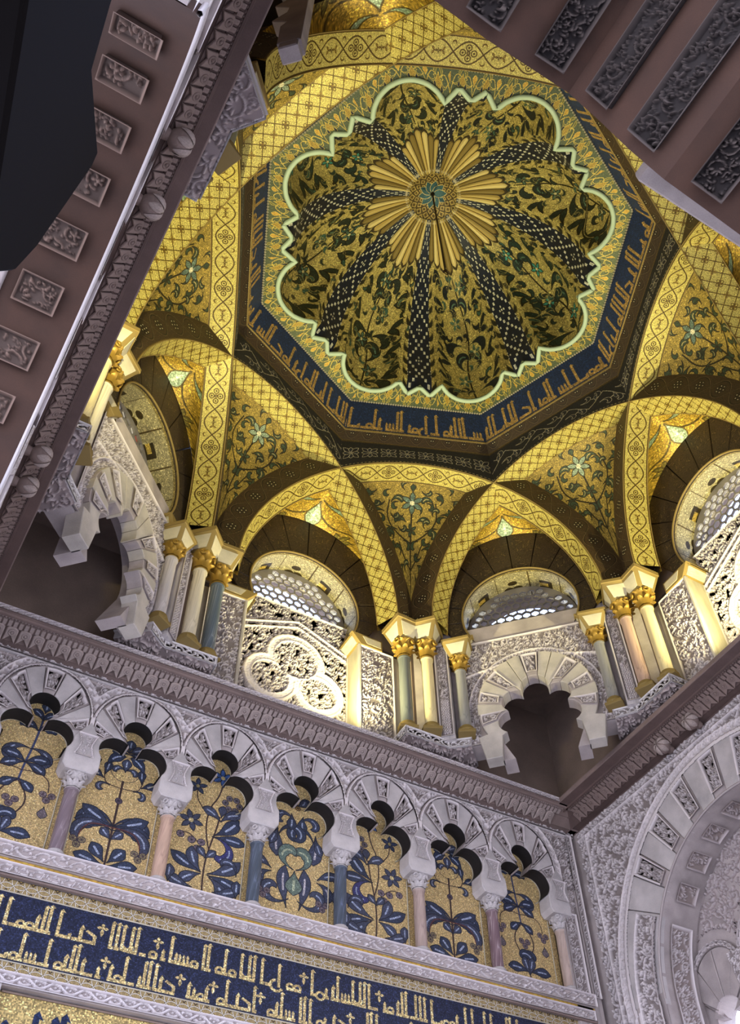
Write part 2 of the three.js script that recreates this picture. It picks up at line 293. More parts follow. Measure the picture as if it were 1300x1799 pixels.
const RING = canvasOf(256, 256, (c, w, h) => {
  c.fillStyle = '#3a2d20'; c.fillRect(0, 0, w, h); seed_ = 5;
  for (let i = 0; i < 26; i++) brush(c, rnd() * w, rnd() * h, rnd() * 6.3, rr(40, 80), 16, rr(-4, 4), '#54442c', '#1e160e', 3); tesserae(c, w, h, 4, 0.5);
});
const SQUARES = canvasOf(256, 512, (c, w, h) => {                   // gold soffit with dark squares and trefoils between hairlines
  c.fillStyle = '#a59a74'; c.fillRect(0, 0, w, h); c.strokeStyle = '#4a3a18'; c.lineWidth = 5;
  for (let k = 0; k < 4; k++) {
    const y = k * 128 + 64; c.beginPath(); c.moveTo(0, k * 128); c.lineTo(w, k * 128); c.stroke();
    if (k % 2) { c.fillStyle = '#33280f'; c.fillRect(w / 2 - 36, y - 26, 72, 52); c.fillStyle = '#b89b4a'; c.fillRect(w / 2 - 14, y - 26, 28, 34); }
    else { for (const [dx, dy] of [[-24, 0], [24, -18], [24, 18]]) { c.fillStyle = '#33280f'; c.beginPath(); c.arc(w / 2 + dx, y + dy, 18, 0, 7); c.fill(); } }
  }
  c.fillStyle = '#8a7a4a'; c.fillRect(0, 0, 14, h); c.fillRect(w - 14, 0, 14, h); tesserae(c, w, h, 4, 0.45, 0.1);
});
const FLOWER_BAND = [0, 1].map((v) => canvasOf(1024, 256, (c, w, h) => {
  c.fillStyle = '#232126'; c.fillRect(0, 0, w, h); const L = '#b5aa90';
  c.fillStyle = '#55452a'; c.fillRect(0, 0, w, 18); c.fillStyle = '#8a7d58'; for (let x = 0; x < w; x += 26) c.fillRect(x, h - 16, 15, 8);
  if (v === 0) for (let k = 0; k < 8; k++) { const x = k * 128 + 64; for (let i = 0; i < 8; i++) brush(c, x, h / 2 + 4, i * PI / 4, i % 2 ? 72 : 54, 30, 0, i % 2 ? '#23202a' : '#2a2c38', L, 4, null, 1.2); wheel(c, x, h / 2 + 4, 10, '#1c1a1c', L, 3); }
  else for (let k = 0; k < 8; k++) { const x = k * 128, s = k % 2 ? 1 : -1; stem(c, [[x, h / 2 - s * 60], [x + 50, h / 2 - s * 20], [x + 80, h / 2 + s * 20], [x + 128, h / 2 + s * 60]], 5, L); brush(c, x + 30, h / 2 + s * 40, -s * 0.5, 130, 30, s * 4.5, '#23222a', L, 4); brush(c, x + 84, h / 2 - s * 40, s * 0.5, 120, 28, -s * 4.2, '#23222a', L, 4); brush(c, x + 60, h / 2, s * 1.4, 60, 22, 0, '#2a2c38', L, 3); }
  tesserae(c, w, h, 4, 0.5);
}));
// ---- Kufic lettering: tall stems with wedge tops, teeth, rings and feet over one baseline
function kufic(c, text, x0, yb, H, col, gap, wide = 1) {
  let x = x0; const sw = H * 0.1 * wide; c.fillStyle = col; c.strokeStyle = col; c.lineJoin = 'miter';
  const poly = (p) => { c.beginPath(); p.forEach((q, i) => c.lineTo(x + q[0] * H * wide, yb - q[1] * H)); c.closePath(); c.fill(); };
  const st = (dx, h) => poly([[dx, 0], [dx + 0.1, 0], [dx + 0.1, h - 0.04], [dx + 0.17, h - 0.06], [dx + 0.07, h + 0.06], [dx, h]]);
  const foot = (a, b) => poly([[a, -0.02], [b, -0.02], [b, 0.1], [a, 0.1]]);
  const ring = (dx, r, up = 0) => { c.lineWidth = sw * 0.85; c.beginPath(); c.arc(x + (dx + r) * H * wide, yb - (r + up) * H, r * H * 0.78, 0, 7); c.stroke(); };
  for (const g of text) {
    if (g === 'I') { st(0, 0.92); foot(0, 0.15); x += 0.17 * H * wide; }
    else if (g === 'H') { st(0, 0.9); st(0.14, 0.96); foot(0, 0.3); x += 0.33 * H * wide; }
    else if (g === 'V') { st(0, 0.9); st(0.26, 0.9); st(0.42, 0.95); poly([[0.05, 0], [0.16, -0.02], [0.4, 0.14], [0.4, 0.26], [0.2, 0.14], [0.1, 0.22]]); foot(0.2, 0.52); x += 0.58 * H * wide; }
    else if (g === 't') { poly([[0, 0], [0.1, 0], [0.1, 0.3], [0.13, 0.3], [0.05, 0.42], [0, 0.3]]); foot(-0.02, 0.15); x += 0.13 * H * wide; }
    else if (g === 'T') { poly([[0, 0], [0.11, 0], [0.11, 0.44], [0.16, 0.44], [0.07, 0.6], [0, 0.44]]); foot(-0.02, 0.18); x += 0.17 * H * wide; }
    else if (g === 'o') { ring(0, 0.13); foot(0, 0.26); x += 0.25 * H * wide; }
    else if (g === 'O') { ring(0, 0.17, -0.12); foot(-0.02, 0.08); x += 0.32 * H * wide; }
    else if (g === 'L') { st(0, 0.9); foot(0, 0.42); poly([[0.34, 0], [0.44, 0], [0.44, 0.22], [0.34, 0.16]]); x += 0.46 * H * wide; }
    else if (g === 'N') { st(0.22, 0.84); c.lineWidth = sw; c.beginPath(); c.arc(x + 0.2 * H * wide, yb - 0.06 * H, 0.2 * H, 0.4, 4.6); c.stroke(); x += 0.42 * H * wide; }
    else if (g === 'd') { foot(0, 0.34); poly([[0.24, 0.1], [0.34, 0.1], [0.34, 0.3], [0.06, 0.46], [0.0, 0.38], [0.24, 0.24]]); x += 0.38 * H * wide; }
    else if (g === 'Y') { poly([[0, 0], [0.12, 0], [0.11, 0.7], [0.24, 0.96], [-0.1, 0.98], [0.02, 0.7]]); foot(-0.12, 0.2); x += 0.24 * H * wide; }
    else if (g === 'm') { for (let i = 0; i < 3; i++) poly([[i * 0.12, 0], [i * 0.12 + 0.08, 0], [i * 0.12 + 0.08, 0.3], [i * 0.12 + 0.03, 0.38], [i * 0.12, 0.3]]); foot(0, 0.36); x += 0.37 * H * wide; }
    else if (g === '_') { foot(0, 0.2); x += 0.18 * H * wide; }
    else if (g === '*') { for (let i = 0; i < 4; i++) brush(c, x - 0.02 * H, yb - 0.62 * H, i * PI / 2, H * (i === 1 ? 0.3 : 0.17), H * 0.1, 0, col, null, 1, null, 1.1); x += 0.12 * H * wide; }
    else x += gap * H;
  }
  return x;
}
const INSCRIPTION = canvasOf(2048, 200, (c, w, h) => {
  c.fillStyle = '#262b42'; c.fillRect(0, 0, w, h); const col = '#ccb278';
  kufic(c, '*oH tto I o_YtTI I_ooTH L_Td * IIV_ o*t Itmo H oIo V I_N oo * IOt TImVI_ *to TH_III LooT_I IOI L_H ITd_m * oI_IHdT LVI to *', 2, 97, 88, col, 0.10, 0.98);
  kufic(c, '*odTI_mH TIo_ LoIm_I oTHT_ t *ToI_ tHITd * TtoT *oI_TdI * oTIm HI ot_Td *o_HI mTd I * T_oHIIT doL_H mo_T * IVTo_dI H_*oTI mo', 2, 191, 86, col, 0.10, 0.98);
  tesserae(c, w, h, 3, 0.7, 0.1);
});
const DRUM_TEXT = canvasOf(2048, 128, (c, w, h) => {
  c.fillStyle = '#1d2f58'; c.fillRect(0, 0, w, h);
  kufic(c, 'L_oIT mH toN_I oTIH_m TILV_dI toH mI_LooT HNt_I oIIVd_T HLt oT_I mH_doI TNoH_tI LVm_T', 4, 112, 92, '#b08c50', 0.12, 1.12); c.fillStyle = '#8a7044'; c.fillRect(0, h - 10, w, 10); tesserae(c, w, h, 3, 0.5);
});
const WOVEN = canvasOf(256, 256, (c, w, h) => {                     // overlapping circles: white petals round small gold squares
  c.fillStyle = '#a08a5c'; c.fillRect(0, 0, w, h);
  for (let i = -1; i < 4; i++) for (let j = -1; j < 4; j++) { c.strokeStyle = '#3d2f22'; c.lineWidth = 12; c.beginPath(); c.arc(i * 128, j * 128, 90, 0, 7); c.stroke(); c.strokeStyle = '#eee4d2'; c.lineWidth = 7; c.beginPath(); c.arc(i * 128, j * 128, 90, 0, 7); c.stroke(); }
  for (let i = 0; i < 3; i++) for (let j = 0; j < 3; j++) { c.save(); c.translate(i * 128, j * 128); c.rotate(PI / 4); c.fillStyle = '#3a2b20'; c.fillRect(-22, -22, 44, 44); c.fillStyle = '#c9a860'; c.fillRect(-11, -11, 22, 22); c.restore(); }
  tesserae(c, w, h, 4, 0.4);
});
const GOLD_TEXT = canvasOf(2048, 256, (c, w, h) => { c.fillStyle = '#bda468'; c.fillRect(0, 0, w, h); kufic(c, '* I*H _o *T I_Td H* oI_m *VI tH_o *I LT_ *oH dI_T *m HVo I* T_oI', 40, 240, 210, '#1d2846', 0.2, 0.8); tesserae(c, w, h, 4, 0.6, 0.12); });
const PLATE = canvasOf(1024, 256, (c, w, h) => {
  c.fillStyle = '#4a523c'; c.fillRect(0, 0, w, h); const L = '#b8a04a', D = '#1c2230';
  for (let k = 0; k < 4; k++) { const x = k * 256; for (const s of [1, -1]) { stem(c, [[x + 128 + s * 128, h * 0.2], [x + 128 + s * 90, h * 0.75], [x + 128 + s * 30, h * 0.75], [x + 128 + s * 20, h * 0.3]], 8, L); brush(c, x + 128 + s * 112, h * 0.55, s > 0 ? -2.2 : -0.94, 170, 34, s * -4.6, '#5a5d3a', L, 5); brush(c, x + 128 + s * 20, h * 0.66, s > 0 ? 0.9 : PI - 0.9, 80, 26, s * 2.2, '#6d6a38', L, 4); brush(c, x + 128 + s * 22, h * 0.5, s > 0 ? -0.9 : -2.2, 80, 26, s * -1.6, D, L, 4); } brush(c, x + 128, h * 0.78, -PI / 2, 130, 62, 0, '#9a7f34', L, 5); brush(c, x, h * 0.5, PI / 2, 90, 44, 0, '#b8913a', L, 5); }
  tesserae(c, w, h, 4, 0.45, 0.1);
});
const LOBE = [0, 1, 2, 3].map((v) => canvasOf(384, 768, (c, w, h) => {      // v grows from the scalloped rim (canvas bottom) to the boss
  seed_ = 40 + v; const grd = ['#bfae6a', '#c6b46e', '#b7a562', '#b0a162'][v]; c.fillStyle = grd; c.fillRect(0, 0, w, h);
  const E = v === 2 ? '#9c9458' : '#211c12', F = ['#26302a', '#2d352a', '#1c2228', '#20332f'][v], H2 = '#5d7a66', lw = v === 2 ? 3 : 4;
  stem(c, [[w / 2, h], [w / 2 - 30, h * 0.8], [w / 2 + 30, h * 0.6], [w / 2, h * 0.3]], 7, '#211c12');
  for (let k = 0; k < 5; k++) { const y = h * (0.95 - k * 0.15); for (const s of [1, -1]) { brush(c, w / 2 + s * 12, y, s > 0 ? -0.5 : PI + 0.5, 150 - k * 12, 40, s * (k % 2 ? -4.4 : 3.8), F, E, lw, k % 2 ? H2 : null); brush(c, w / 2 + s * 90, y - 26, s > 0 ? -1.1 : PI + 1.1, 80, 26, s * 2, F, E, lw); brush(c, w / 2 + s * 140, y + 10, s > 0 ? -1.9 : PI + 1.9, 76, 24, -s * 1.6, F, E, lw); } }
  for (let k = 0; k < 4; k++) flower(c, w / 2 + (k % 2 ? 34 : -34), h * (0.86 - k * 0.17), 34, 5, v === 3 ? '#3d8a82' : '#4f6a5c', E, 3, k, '#cbbf8a');
  if (v === 0) { c.strokeStyle = '#211c12'; c.lineWidth = 12; c.beginPath(); c.ellipse(w / 2, h * 0.85, 130, 96, 0, 0, 7); c.stroke(); c.strokeStyle = '#b3a468'; c.lineWidth = 3; c.stroke(); }
  for (let i = 0; i < 64; i++) { const x = rr(20, w - 20), y = rr(h * 0.12, h); brush(c, x, y, rnd() * 6.3, rr(46, 80), rr(12, 18), rr(3, 5) * (rnd() < 0.5 ? 1 : -1), i % 4 ? F : '#3c5a50', i % 3 ? '#8f8450' : '#1e1a10', 3); }
  for (let i = 0; i < 10; i++) wheel(c, rr(30, w - 30), rr(h * 0.3, h), 9, '#a8a070', '#211c12', 3);
  for (const x of [14, w - 14]) for (let y = 20; y < h; y += 64) { brush(c, x - (x < 50 ? -6 : 6), y, PI / 2, 60, 22, x < 50 ? 1.4 : -1.4, '#2c2a20', '#8d7f4a', 3); }
  tesserae(c, w, h, 4, 0.5);
}));
const DOTS = canvasOf(128, 512, (c, w, h) => {                       // navy band with a lattice of white dots
  c.fillStyle = '#121a2e'; c.fillRect(0, 0, w, h); c.fillStyle = '#d9d6c0';
  const dot = (x, y, r) => { for (const dx of [0, w, -w]) c.fillRect(x + dx - r, y - r, 2 * r, 2 * r); };
  for (let k = 0; k < 4; k++) { const y0 = k * 128; for (let i = 0; i < 8; i++) { dot(i * 16, y0 + i * 16, 6); dot(w - i * 16, y0 + i * 16, 6); } for (const [dx, dy] of [[0, 0], [14, 0], [-14, 0], [0, 14], [0, -14]]) { dot(w / 2 + dx, y0 + 4 + dy, 4); dot(dx, y0 + 64 + dy, 4); } }
  tesserae(c, w, h, 4, 0.4);
});
const BOSS = canvasOf(512, 512, (c, w, h) => {
  c.fillStyle = '#5d4a24'; c.fillRect(0, 0, w, h); c.translate(w / 2, h / 2);
  for (let r = 1; r < 7; r++) for (let i = 0; i < 16; i++) { const a = (i + (r % 2) / 2) * PI / 8; c.save(); c.rotate(a); c.translate(r * 40, 0); c.rotate(PI / 4); const s = 5 + r * 3.6; c.fillStyle = '#2c2214'; c.fillRect(-s - 4, -s - 4, 2 * s + 8, 2 * s + 8); c.fillStyle = '#b39a58'; c.fillRect(-s, -s, 2 * s, 2 * s); c.fillStyle = '#5d4a24'; c.fillRect(-s / 2, -s / 2, s, s); c.restore(); }
  for (let i = 0; i < 10; i++) brush(c, 0, 0, i * PI / 5, 140, 74, 0, '#2a5460', '#cdb87a', 5, null, 0.9);
  c.setTransform(1, 0, 0, 1, 0, 0); tesserae(c, w, h, 4, 0.45);
});
const brush0 = brush;
const PANEL = [0, 1, 2, 3].map((v) => canvasOf(512, 1024, (c, w, h) => {   // 0.72 m by 1.44 m
  const brush = (k, x, y, a, l, wd, cu, ...r) => brush0(k, x, y, a, l * (Math.abs(cu) > 2.8 ? 1.38 : 1.12), wd * (Math.abs(cu) > 2.8 ? 1.05 : 1.4), cu, ...r); c.fillStyle = '#bfa470'; c.fillRect(0, 0, w, h); seed_ = 90 + v;
  for (let i = 0; i < 2600; i++) { c.fillStyle = ['#dccaa0', '#98804e', '#b2986a', '#d0b684', '#a08262'][Math.floor(rnd() * 5)]; c.fillRect(Math.floor(rnd() * w / 5) * 5, Math.floor(rnd() * h / 5) * 5, 5, 5); }
  const F = '#323a50', F2 = '#40455a', E = '#1c1e2c', L = '#98a2ba', S = '#3a2a2a', lw = 5, cx = w / 2;
  const pair = (f) => { for (const s of [1, -1]) f(s, (a) => (s > 0 ? a : PI - a)); };
  const grape = (x, y) => { for (const [dx, dy] of [[-24, 0], [24, 0], [0, 34]]) wheel(c, x + dx, y + dy, 20, v === 1 ? '#8a8060' : '#7a6f70', '#3a2a3a', 4); };
  if (v === 0) {
    stem(c, [[cx - 20, 1000], [cx - 30, 860], [cx - 90, 760], [cx - 60, 660], [cx, 610]], 9, S); stem(c, [[cx - 20, 900], [cx + 60, 800], [cx + 70, 700], [cx, 610]], 9, S); stem(c, [[cx, 610], [cx + 4, 500], [cx + 20, 380], [cx + 30, 220], [cx + 30, 120]], 12, '#3a4468');
    pair((s, A) => { brush(c, cx + 20, 240, A(-0.9), 110, 46, s * 2.2, F, E, lw, L); brush(c, cx + 30, 160, A(-1.2), 90, 34, s * 1.2, F, E, lw, L); brush(c, cx + 8, 380, A(-0.2), 150, 54, s * 3.0, F2, E, lw, L); brush(c, cx + 6, 480, A(-0.7), 130, 46, s * 1.2, F, E, lw, L); brush(c, cx + 6, 480, A(0.2), 120, 44, s * 0.6, F, E, lw, L); brush(c, cx, 600, A(0.5), 100, 40, s * 0.5, F, E, lw, L); brush(c, cx - 20, 960, A(-0.9), 170, 56, s * -4.2, F, E, lw, L); brush(c, cx - 20, 960, A(-0.3), 150, 48, s * 0.6, F, E, lw, L); brush(c, cx - 20, 980, A(-1.3), 120, 40, 0, F2, E, lw, L); grape(cx + s * 170, 660); brush(c, cx + s * 170, 740, PI / 2, 70, 36, 0, '#6d6268', E, 4); stem(c, [[cx, 540], [cx + s * 80, 520], [cx + s * 160, 560], [cx + s * 170, 640]], 6, S); });
    grape(cx - 10, 740); brush(c, cx + 30, 100, -PI / 2, 70, 40, 0, F, E, lw, L);
  } else if (v === 1) {
    stem(c, [[cx, 1010], [cx, 820], [cx, 500], [cx, 420]], 13, S); wheel(c, cx, 560, 20, '#5a4a58', E, 4);
    pair((s, A) => { brush(c, cx, 740, A(-0.95), 250, 62, s * 5.0, F, E, lw, L); brush(c, cx, 740, A(-0.35), 190, 58, s * -0.3, F, E, lw, L); brush(c, cx, 740, A(-0.02), 190, 54, s * 0.2, F, E, lw, L); brush(c, cx, 770, A(-0.5), 230, 60, s * 3.0, F2, E, lw, L); brush(c, cx, 830, A(-0.8), 80, 40, 0, F2, E, lw, L); brush(c, cx + s * 10, 980, A(-0.9), 120, 54, 0, F, E, lw, L); brush(c, cx + s * 10, 1000, A(-0.2), 150, 52, 0, F, E, lw, L); stem(c, [[cx, 750], [cx + s * 110, 740], [cx + s * 160, 800], [cx + s * 170, 850]], 7, '#5a2f2c'); grape(cx + s * 170, 880); stem(c, [[cx, 470], [cx + s * 90, 470], [cx + s * 110, 420], [cx + s * 120, 340]], 6, S); brush(c, cx + s * 108, 400, A(-1.7), 90, 34, 0, F, E, lw, L); brush(c, cx + s * 110, 430, A(-0.6), 90, 36, s * 0.4, F, E, lw, L); brush(c, cx + s * 112, 330, A(-1.9), 130, 46, s * -1.2, F, E, lw, L); brush(c, cx + s * 70, 470, A(-0.4), 90, 30, s * 4.5, F2, E, lw, L); brush(c, cx, 200, A(-0.7), 90, 40, s * 0.4, F2, E, lw, L); brush(c, cx, 210, A(-0.1), 90, 36, s * 0.6, F, E, lw, L); brush(c, cx, 340, A(-0.7), 70, 34, s * 3.6, F2, E, lw, L); });
    c.strokeStyle = E; c.lineWidth = 3; c.beginPath(); c.ellipse(cx, 330, 88, 92, 0, 0, 7); c.stroke(); brush(c, cx, 350, -PI / 2, 90, 40, 0, F2, E, lw, L); brush(c, cx, 190, -PI / 2, 80, 40, 0, F, E, lw, L);
  } else if (v === 2) {
    stem(c, [[cx, 1010], [cx - 10, 860], [cx + 10, 700], [cx + 40, 560], [cx + 50, 470]], 10, S); stem(c, [[cx + 10, 720], [cx - 30, 600], [cx - 20, 420], [cx + 30, 330], [cx + 50, 200]], 9, S); stem(c, [[cx, 760], [cx - 90, 640], [cx - 170, 640]], 7, S); stem(c, [[cx - 20, 480], [cx - 100, 400], [cx - 110, 300]], 7, S);
    flower(c, cx + 40, 170, 72, 6, '#3f5f9a', E, lw, 0.4, '#c9b680'); flower(c, cx - 110, 285, 62, 5, F, E, lw, 0.9, '#8a7a50'); flower(c, cx - 120, 545, 76, 6, F2, E, lw, 0.2, '#c9b680');
    for (let i = 0; i < 6; i++) wheel(c, cx + 120 + Math.cos(i * 1.05) * 46, 350 + Math.sin(i * 1.05) * 46, 20, '#7a7078', E, 4);
    brush(c, cx + 60, 500, -2.3, 130, 44, -0.9, F2, E, lw, L); brush(c, cx + 60, 500, -1.0, 150, 48, 1.2, F2, E, lw, L); brush(c, cx + 60, 470, -1.5, 80, 36, 0, F2, E, lw);
    brush(c, cx + 30, 610, -0.6, 190, 62, -0.6, F, E, lw, L); brush(c, cx + 30, 620, -0.1, 180, 50, 0.3, F, E, lw, L); brush(c, cx + 20, 620, 0.1, 220, 58, 4.6, '#3a3a6a', E, lw, L);
    for (const [x, y] of [[-170, 660], [-100, 680], [-40, 680], [-60, 730], [110, 790], [150, 800]]) wheel(c, cx + x, y, 23, '#7a6a74', E, 4);
    brush(c, cx - 20, 880, PI + 0.35, 190, 52, 0.3, F, E, lw, L); brush(c, cx - 20, 880, PI + 0.8, 160, 50, 0.9, F2, E, lw, L); brush(c, cx - 20, 890, PI - 0.3, 130, 48, -0.8, F2, E, lw, L); brush(c, cx + 20, 880, -0.35, 210, 58, -0.7, F2, E, lw, L); brush(c, cx + 20, 890, 0.1, 200, 48, 0.5, F, E, lw, L); brush(c, cx + 30, 900, 0.5, 190, 60, 1.6, F2, E, lw, L); brush(c, cx + 190, 850, -1.6, 130, 40, -3.4, F2, E, lw, L); brush(c, cx - 10, 780, -0.8, 80, 34, 0, F2, E, lw, L); brush(c, cx, 780, -2.3, 80, 34, 0, F2, E, lw, L);
    pair((s, A) => { brush(c, cx + s * 60, 990, A(-0.1), 150, 44, s * -0.6, F2, E, lw, L); brush(c, cx + s * 200, 990, -PI / 2, 100, 44, 0, F2, E, lw, L); });
  } else {
    pair((s, A) => { brush(c, cx + s * 120, 470, A(-1.9), 230, 62, s * -5.0, F, E, lw, L); brush(c, cx + s * 130, 400, A(1.5), 200, 62, s * 0.3, F2, E, lw, '#b3acb0'); brush(c, cx + s * 124, 420, A(1.2), 120, 40, 0, F2, E, lw, L); brush(c, cx + s * 10, 690, A(-0.4), 190, 74, s * -4.6, '#5f7068', E, lw, '#a3ab90'); brush(c, cx + s * 40, 960, A(-1.3), 260, 56, s * -0.5, F2, E, lw, '#b3acb0'); brush(c, cx + s * 30, 900, A(0.6), 230, 60, s * -5.2, F2, E, lw, L); brush(c, cx + s * 150, 720, A(-0.7), 140, 44, s * 0.8, F2, E, lw, L); brush(c, cx + s * 150, 740, A(0.2), 150, 46, s * 2.4, F2, E, lw, '#b3acb0'); brush(c, cx + s * 20, 330, A(-0.9), 150, 48, s * 4.6, F2, E, lw, L); brush(c, cx + s * 40, 280, A(1.7), 110, 46, s * -0.4, F, E, lw, L); grape(cx + s * 190, 880); brush(c, cx, 210, A(-1.0), 100, 38, s * 1.2, F2, E, lw, L); brush(c, cx, 205, A(-0.3), 80, 38, s * -1.8, F2, E, lw, L); });
    brush(c, cx, 700, PI / 2, 150, 76, 0, '#66756a', E, lw, '#a3ab90'); wheel(c, cx, 225, 18, '#a8803a', E, 4);
  }
  tesserae(c, w, h, 5, 0.4, 0.08);
}));
// ------------------------------------------------------------------ the room shell
const FLOOR = -2.2, WB = 3.1, WR = 3.15, WL = 3.11, LEDGE = 5.29, LIP = 2.79, DB = 3.02;   // wall faces, cornice top, diagonal walls
struct(M_('floor', G.box(16, 0.2, 16, 0, FLOOR - 0.1, 1), MAT.floor));
struct(M_('wall_back', G.box(7.4, 7.5, 0.26, 0, (FLOOR + LEDGE) / 2, -3.49), MAT.plain));
// upper shell: eight backing walls with a horseshoe hole behind each window lattice, roof ring and outer drum
const horseshoe = (r, cy, yb, hb, n = 28) => { const p = [[hb, yb]]; for (let i = 0; i <= n; i++) { const a = lerp(-0.5, PI + 0.5, i / n); p.push([Math.cos(a) * r, cy + Math.sin(a) * r]); } p.push([-hb, yb]); return p; };
for (let k = 0; k < 8; k++) {
  if (k === 5) continue;                                            // the open upper left corner, closed further out
  const deg = k * 45, g = base('wall_shell', deg, 3.47), yb = k % 2 ? 6.78 : 5.0; struct(g);
  M_('backing', new THREE.ExtrudeGeometry(G.shape([[-1.46, yb], [1.46, yb], [1.46, 9.4], [-1.46, 9.4]], [horseshoe(0.66, 7.15, 6.92, 0.5)]), { depth: 0.25, bevelEnabled: false, curveSegments: 4 }).translate(0, 0, -0.25), MAT.shell, g);
}
const octo = (R, y = 0) => { const p = []; for (let k = 0; k < 8; k++) p.push([R * Math.sin(rad(k * 45)), R * Math.cos(rad(k * 45))]); return p; };
{
  const g = new THREE.Group(); g.name = 'ceiling'; scene.add(g); struct(g);
  const ring = (Ri, Ro, y0, y1) => new THREE.ExtrudeGeometry(G.shape(octo(Ro), [octo(Ri)]), { depth: y1 - y0, bevelEnabled: false }).rotateX(-PI / 2).translate(0, y0, 0);
  M_('roof_ring', ring(2.46, 3.95, 9.3, 9.5), MAT.shell, g);
  M_('drum_shell', ring(2.42, 2.62, 9.28, 10.1), MAT.shell, g);
  M_('dome_shell', new THREE.SphereGeometry(2.5, 32, 16, 0, 2 * PI, 0, PI / 2).scale(1, 0.92, 1).translate(0, 9.95, 0), MAT.shell, g);
}
// pockets behind the diagonal walls: two outer walls and a lid each
for (let k = 0; k < 4; k++) {
  const deg = 45 + k * 90, g = base('wall_corner', deg, 4.42), tall = k === 2; struct(g);
  for (const s of [1, -1]) M_('pocket_side', G.box(1.9, tall ? 4.2 : 2.2, 0.25, 0, 0, 0).translate(s * 0.95, 0, 0).rotateY(s * rad(-45)).translate(0, LEDGE + (tall ? 2.02 : 1.02), -0.05), MAT.void_, g);
  M_('lid', G.extr([[-1.22, -1.22], [1.22, -1.22], [0.1, 0.12], [-0.1, 0.12]], 0.2).rotateX(-PI / 2).translate(0, tall ? 9.15 : 6.62, 0), MAT.void_, g);
}

// ------------------------------------------------------------------ vault ribs: eight interlaced half-circle arches
const RI = 2.166, RW = 0.28, RAD = 1.90, Y0 = 6.905, RT = 0.33;
const yIn = (s) => Y0 + Math.sqrt(Math.max(0, RAD * RAD - s * s)), yEx = (s) => Y0 + Math.sqrt(Math.max(0, (RAD + RT) * (RAD + RT) - s * s));
const mMedal = mosaicMat(RIB_MEDALLION), mDiamond = mosaicMat(RIB_DIAMOND), mRibSide = mosaicMat(RIB_SIDE, 1, 1, 0.55, 0.1);
const RIBLAB = {
  22.5: 'gold mosaic rib crowning the span between the two blue-lit windows, medallion chain', '-22.5': 'gold mosaic rib springing from the green column, diamond pattern, left side of the octagon',
  67.5: 'gold mosaic rib with diamonds on the right lower side of the octagon', 112.5: 'gold mosaic rib with medallions on the far right side of the octagon',
  '-67.5': 'upright gold mosaic rib with medallions down the left of the octagon above the white column', '-112.5': 'gold mosaic rib with diamonds up the upper left of the octagon',
  '-157.5': 'gold mosaic rib with medallions at the very top of the vault', 157.5: 'gold mosaic rib at the upper right, mostly hidden by the dark arch soffit',
};
[-157.5, -112.5, -67.5, -22.5, 22.5, 67.5, 112.5, 157.5].forEach((deg, i) => {
  const g = tag(base('vault_rib', deg, RI), RIBLAB[deg], 'rib', 'interlaced vault ribs'), n = 64, odd = i % 2 === 0;
  const th = (u) => lerp(rad(2.2), PI - rad(2.2), u);
  const tile = odd ? 0.56 : 0.28;
  M_('soffit', G.grid(n, 6, (u, v) => { const a = th(u); return { p: [-RAD * Math.cos(a), Y0 + RAD * Math.sin(a), -v * RW], uv: [v, RAD * a / tile] }; }), odd ? mMedal : mDiamond, g);
  for (const [nm, z] of [['inner_face', 0], ['outer_face', -RW]]) M_(nm, G.grid(n, 2, (u, v) => { const a = lerp(-0.09, PI + 0.09, u), r = RAD + RT * v; return { p: [-r * Math.cos(a), Math.max(Y0 + 0.07, Y0 + r * Math.sin(a)), z], uv: [RAD * a / 0.27, v] }; }), mRibSide, g);
  M_('arris', G.merge([0, -RW].map((z) => G.tubeLine(Array.from({ length: 49 }, (_, k) => { const a = th(k / 48); return [-RAD * Math.cos(a), Y0 + RAD * Math.sin(a), z]; }), 0.006, 4))), MAT.giltDull, g);
});

// ------------------------------------------------------------------ webs
const mWeb = WEB.map((k) => mosaicMat(k)), mTrefoil = mosaicMat(WEB_TREFOIL);
const WEBLAB = { 22.5: 'dark flowered mosaic web between the two blue-lit windows', '-22.5': 'dark flowered mosaic web left of the first bright window, above the white and blue-grey columns', 67.5: 'flowered mosaic web above the pink and cream columns', 112.5: 'bright gold flowered mosaic web at the far right edge', '-67.5': 'narrow flowered mosaic web at the left, beside the upright rib', '-112.5': 'flowered mosaic web at the upper left beside the carved bracket', '-157.5': 'big green scrolled mosaic web at the top edge', 157.5: 'mosaic web behind the dark arch soffit' };
[-157.5, -112.5, -67.5, -22.5, 22.5, 67.5, 112.5, 157.5].forEach((deg, i) => {
  const c = Math.SQRT1_2, s0 = 1.294, s1 = 2.166, d = (s) => RI * c + s * c, x = (s) => -RI * c + s * c;
  const g = G.grid(24, 32, (u, v) => { const s = lerp(s0, s1, v), q = u * 2 - 1, bulge = (1 - q * q) * (0.1 * (1 - v)); return { p: [-q * x(s), yEx(s) - 0.02 + bulge, -(d(s) + (1 - q * q) * 0.05 * Math.sin(v * PI)) + RI], uv: [0.5 - q * 0.5 * lerp(1, 0.16, v), 1 - v] }; });
  const m = M_('vault_web', g, mWeb[i % 2]); m.position.copy(nv(deg).multiplyScalar(RI)); m.rotation.y = -rad(deg); tag(m, WEBLAB[deg], 'vault web', 'flowered vault webs');
});
const BAYNAME = { 0: 'over the first bright window', 45: 'over the window above the dark lobed niche', 90: 'over the lit window at the right edge', 135: 'at the upper right edge', 180: 'at the top behind the dark arch', '-135': 'at the upper left corner', '-90': 'at the left beside the carved bracket', '-45': 'over the left window with coloured panes' };
const BAYS = [-135, -90, -45, 0, 45, 90, 135, 180];
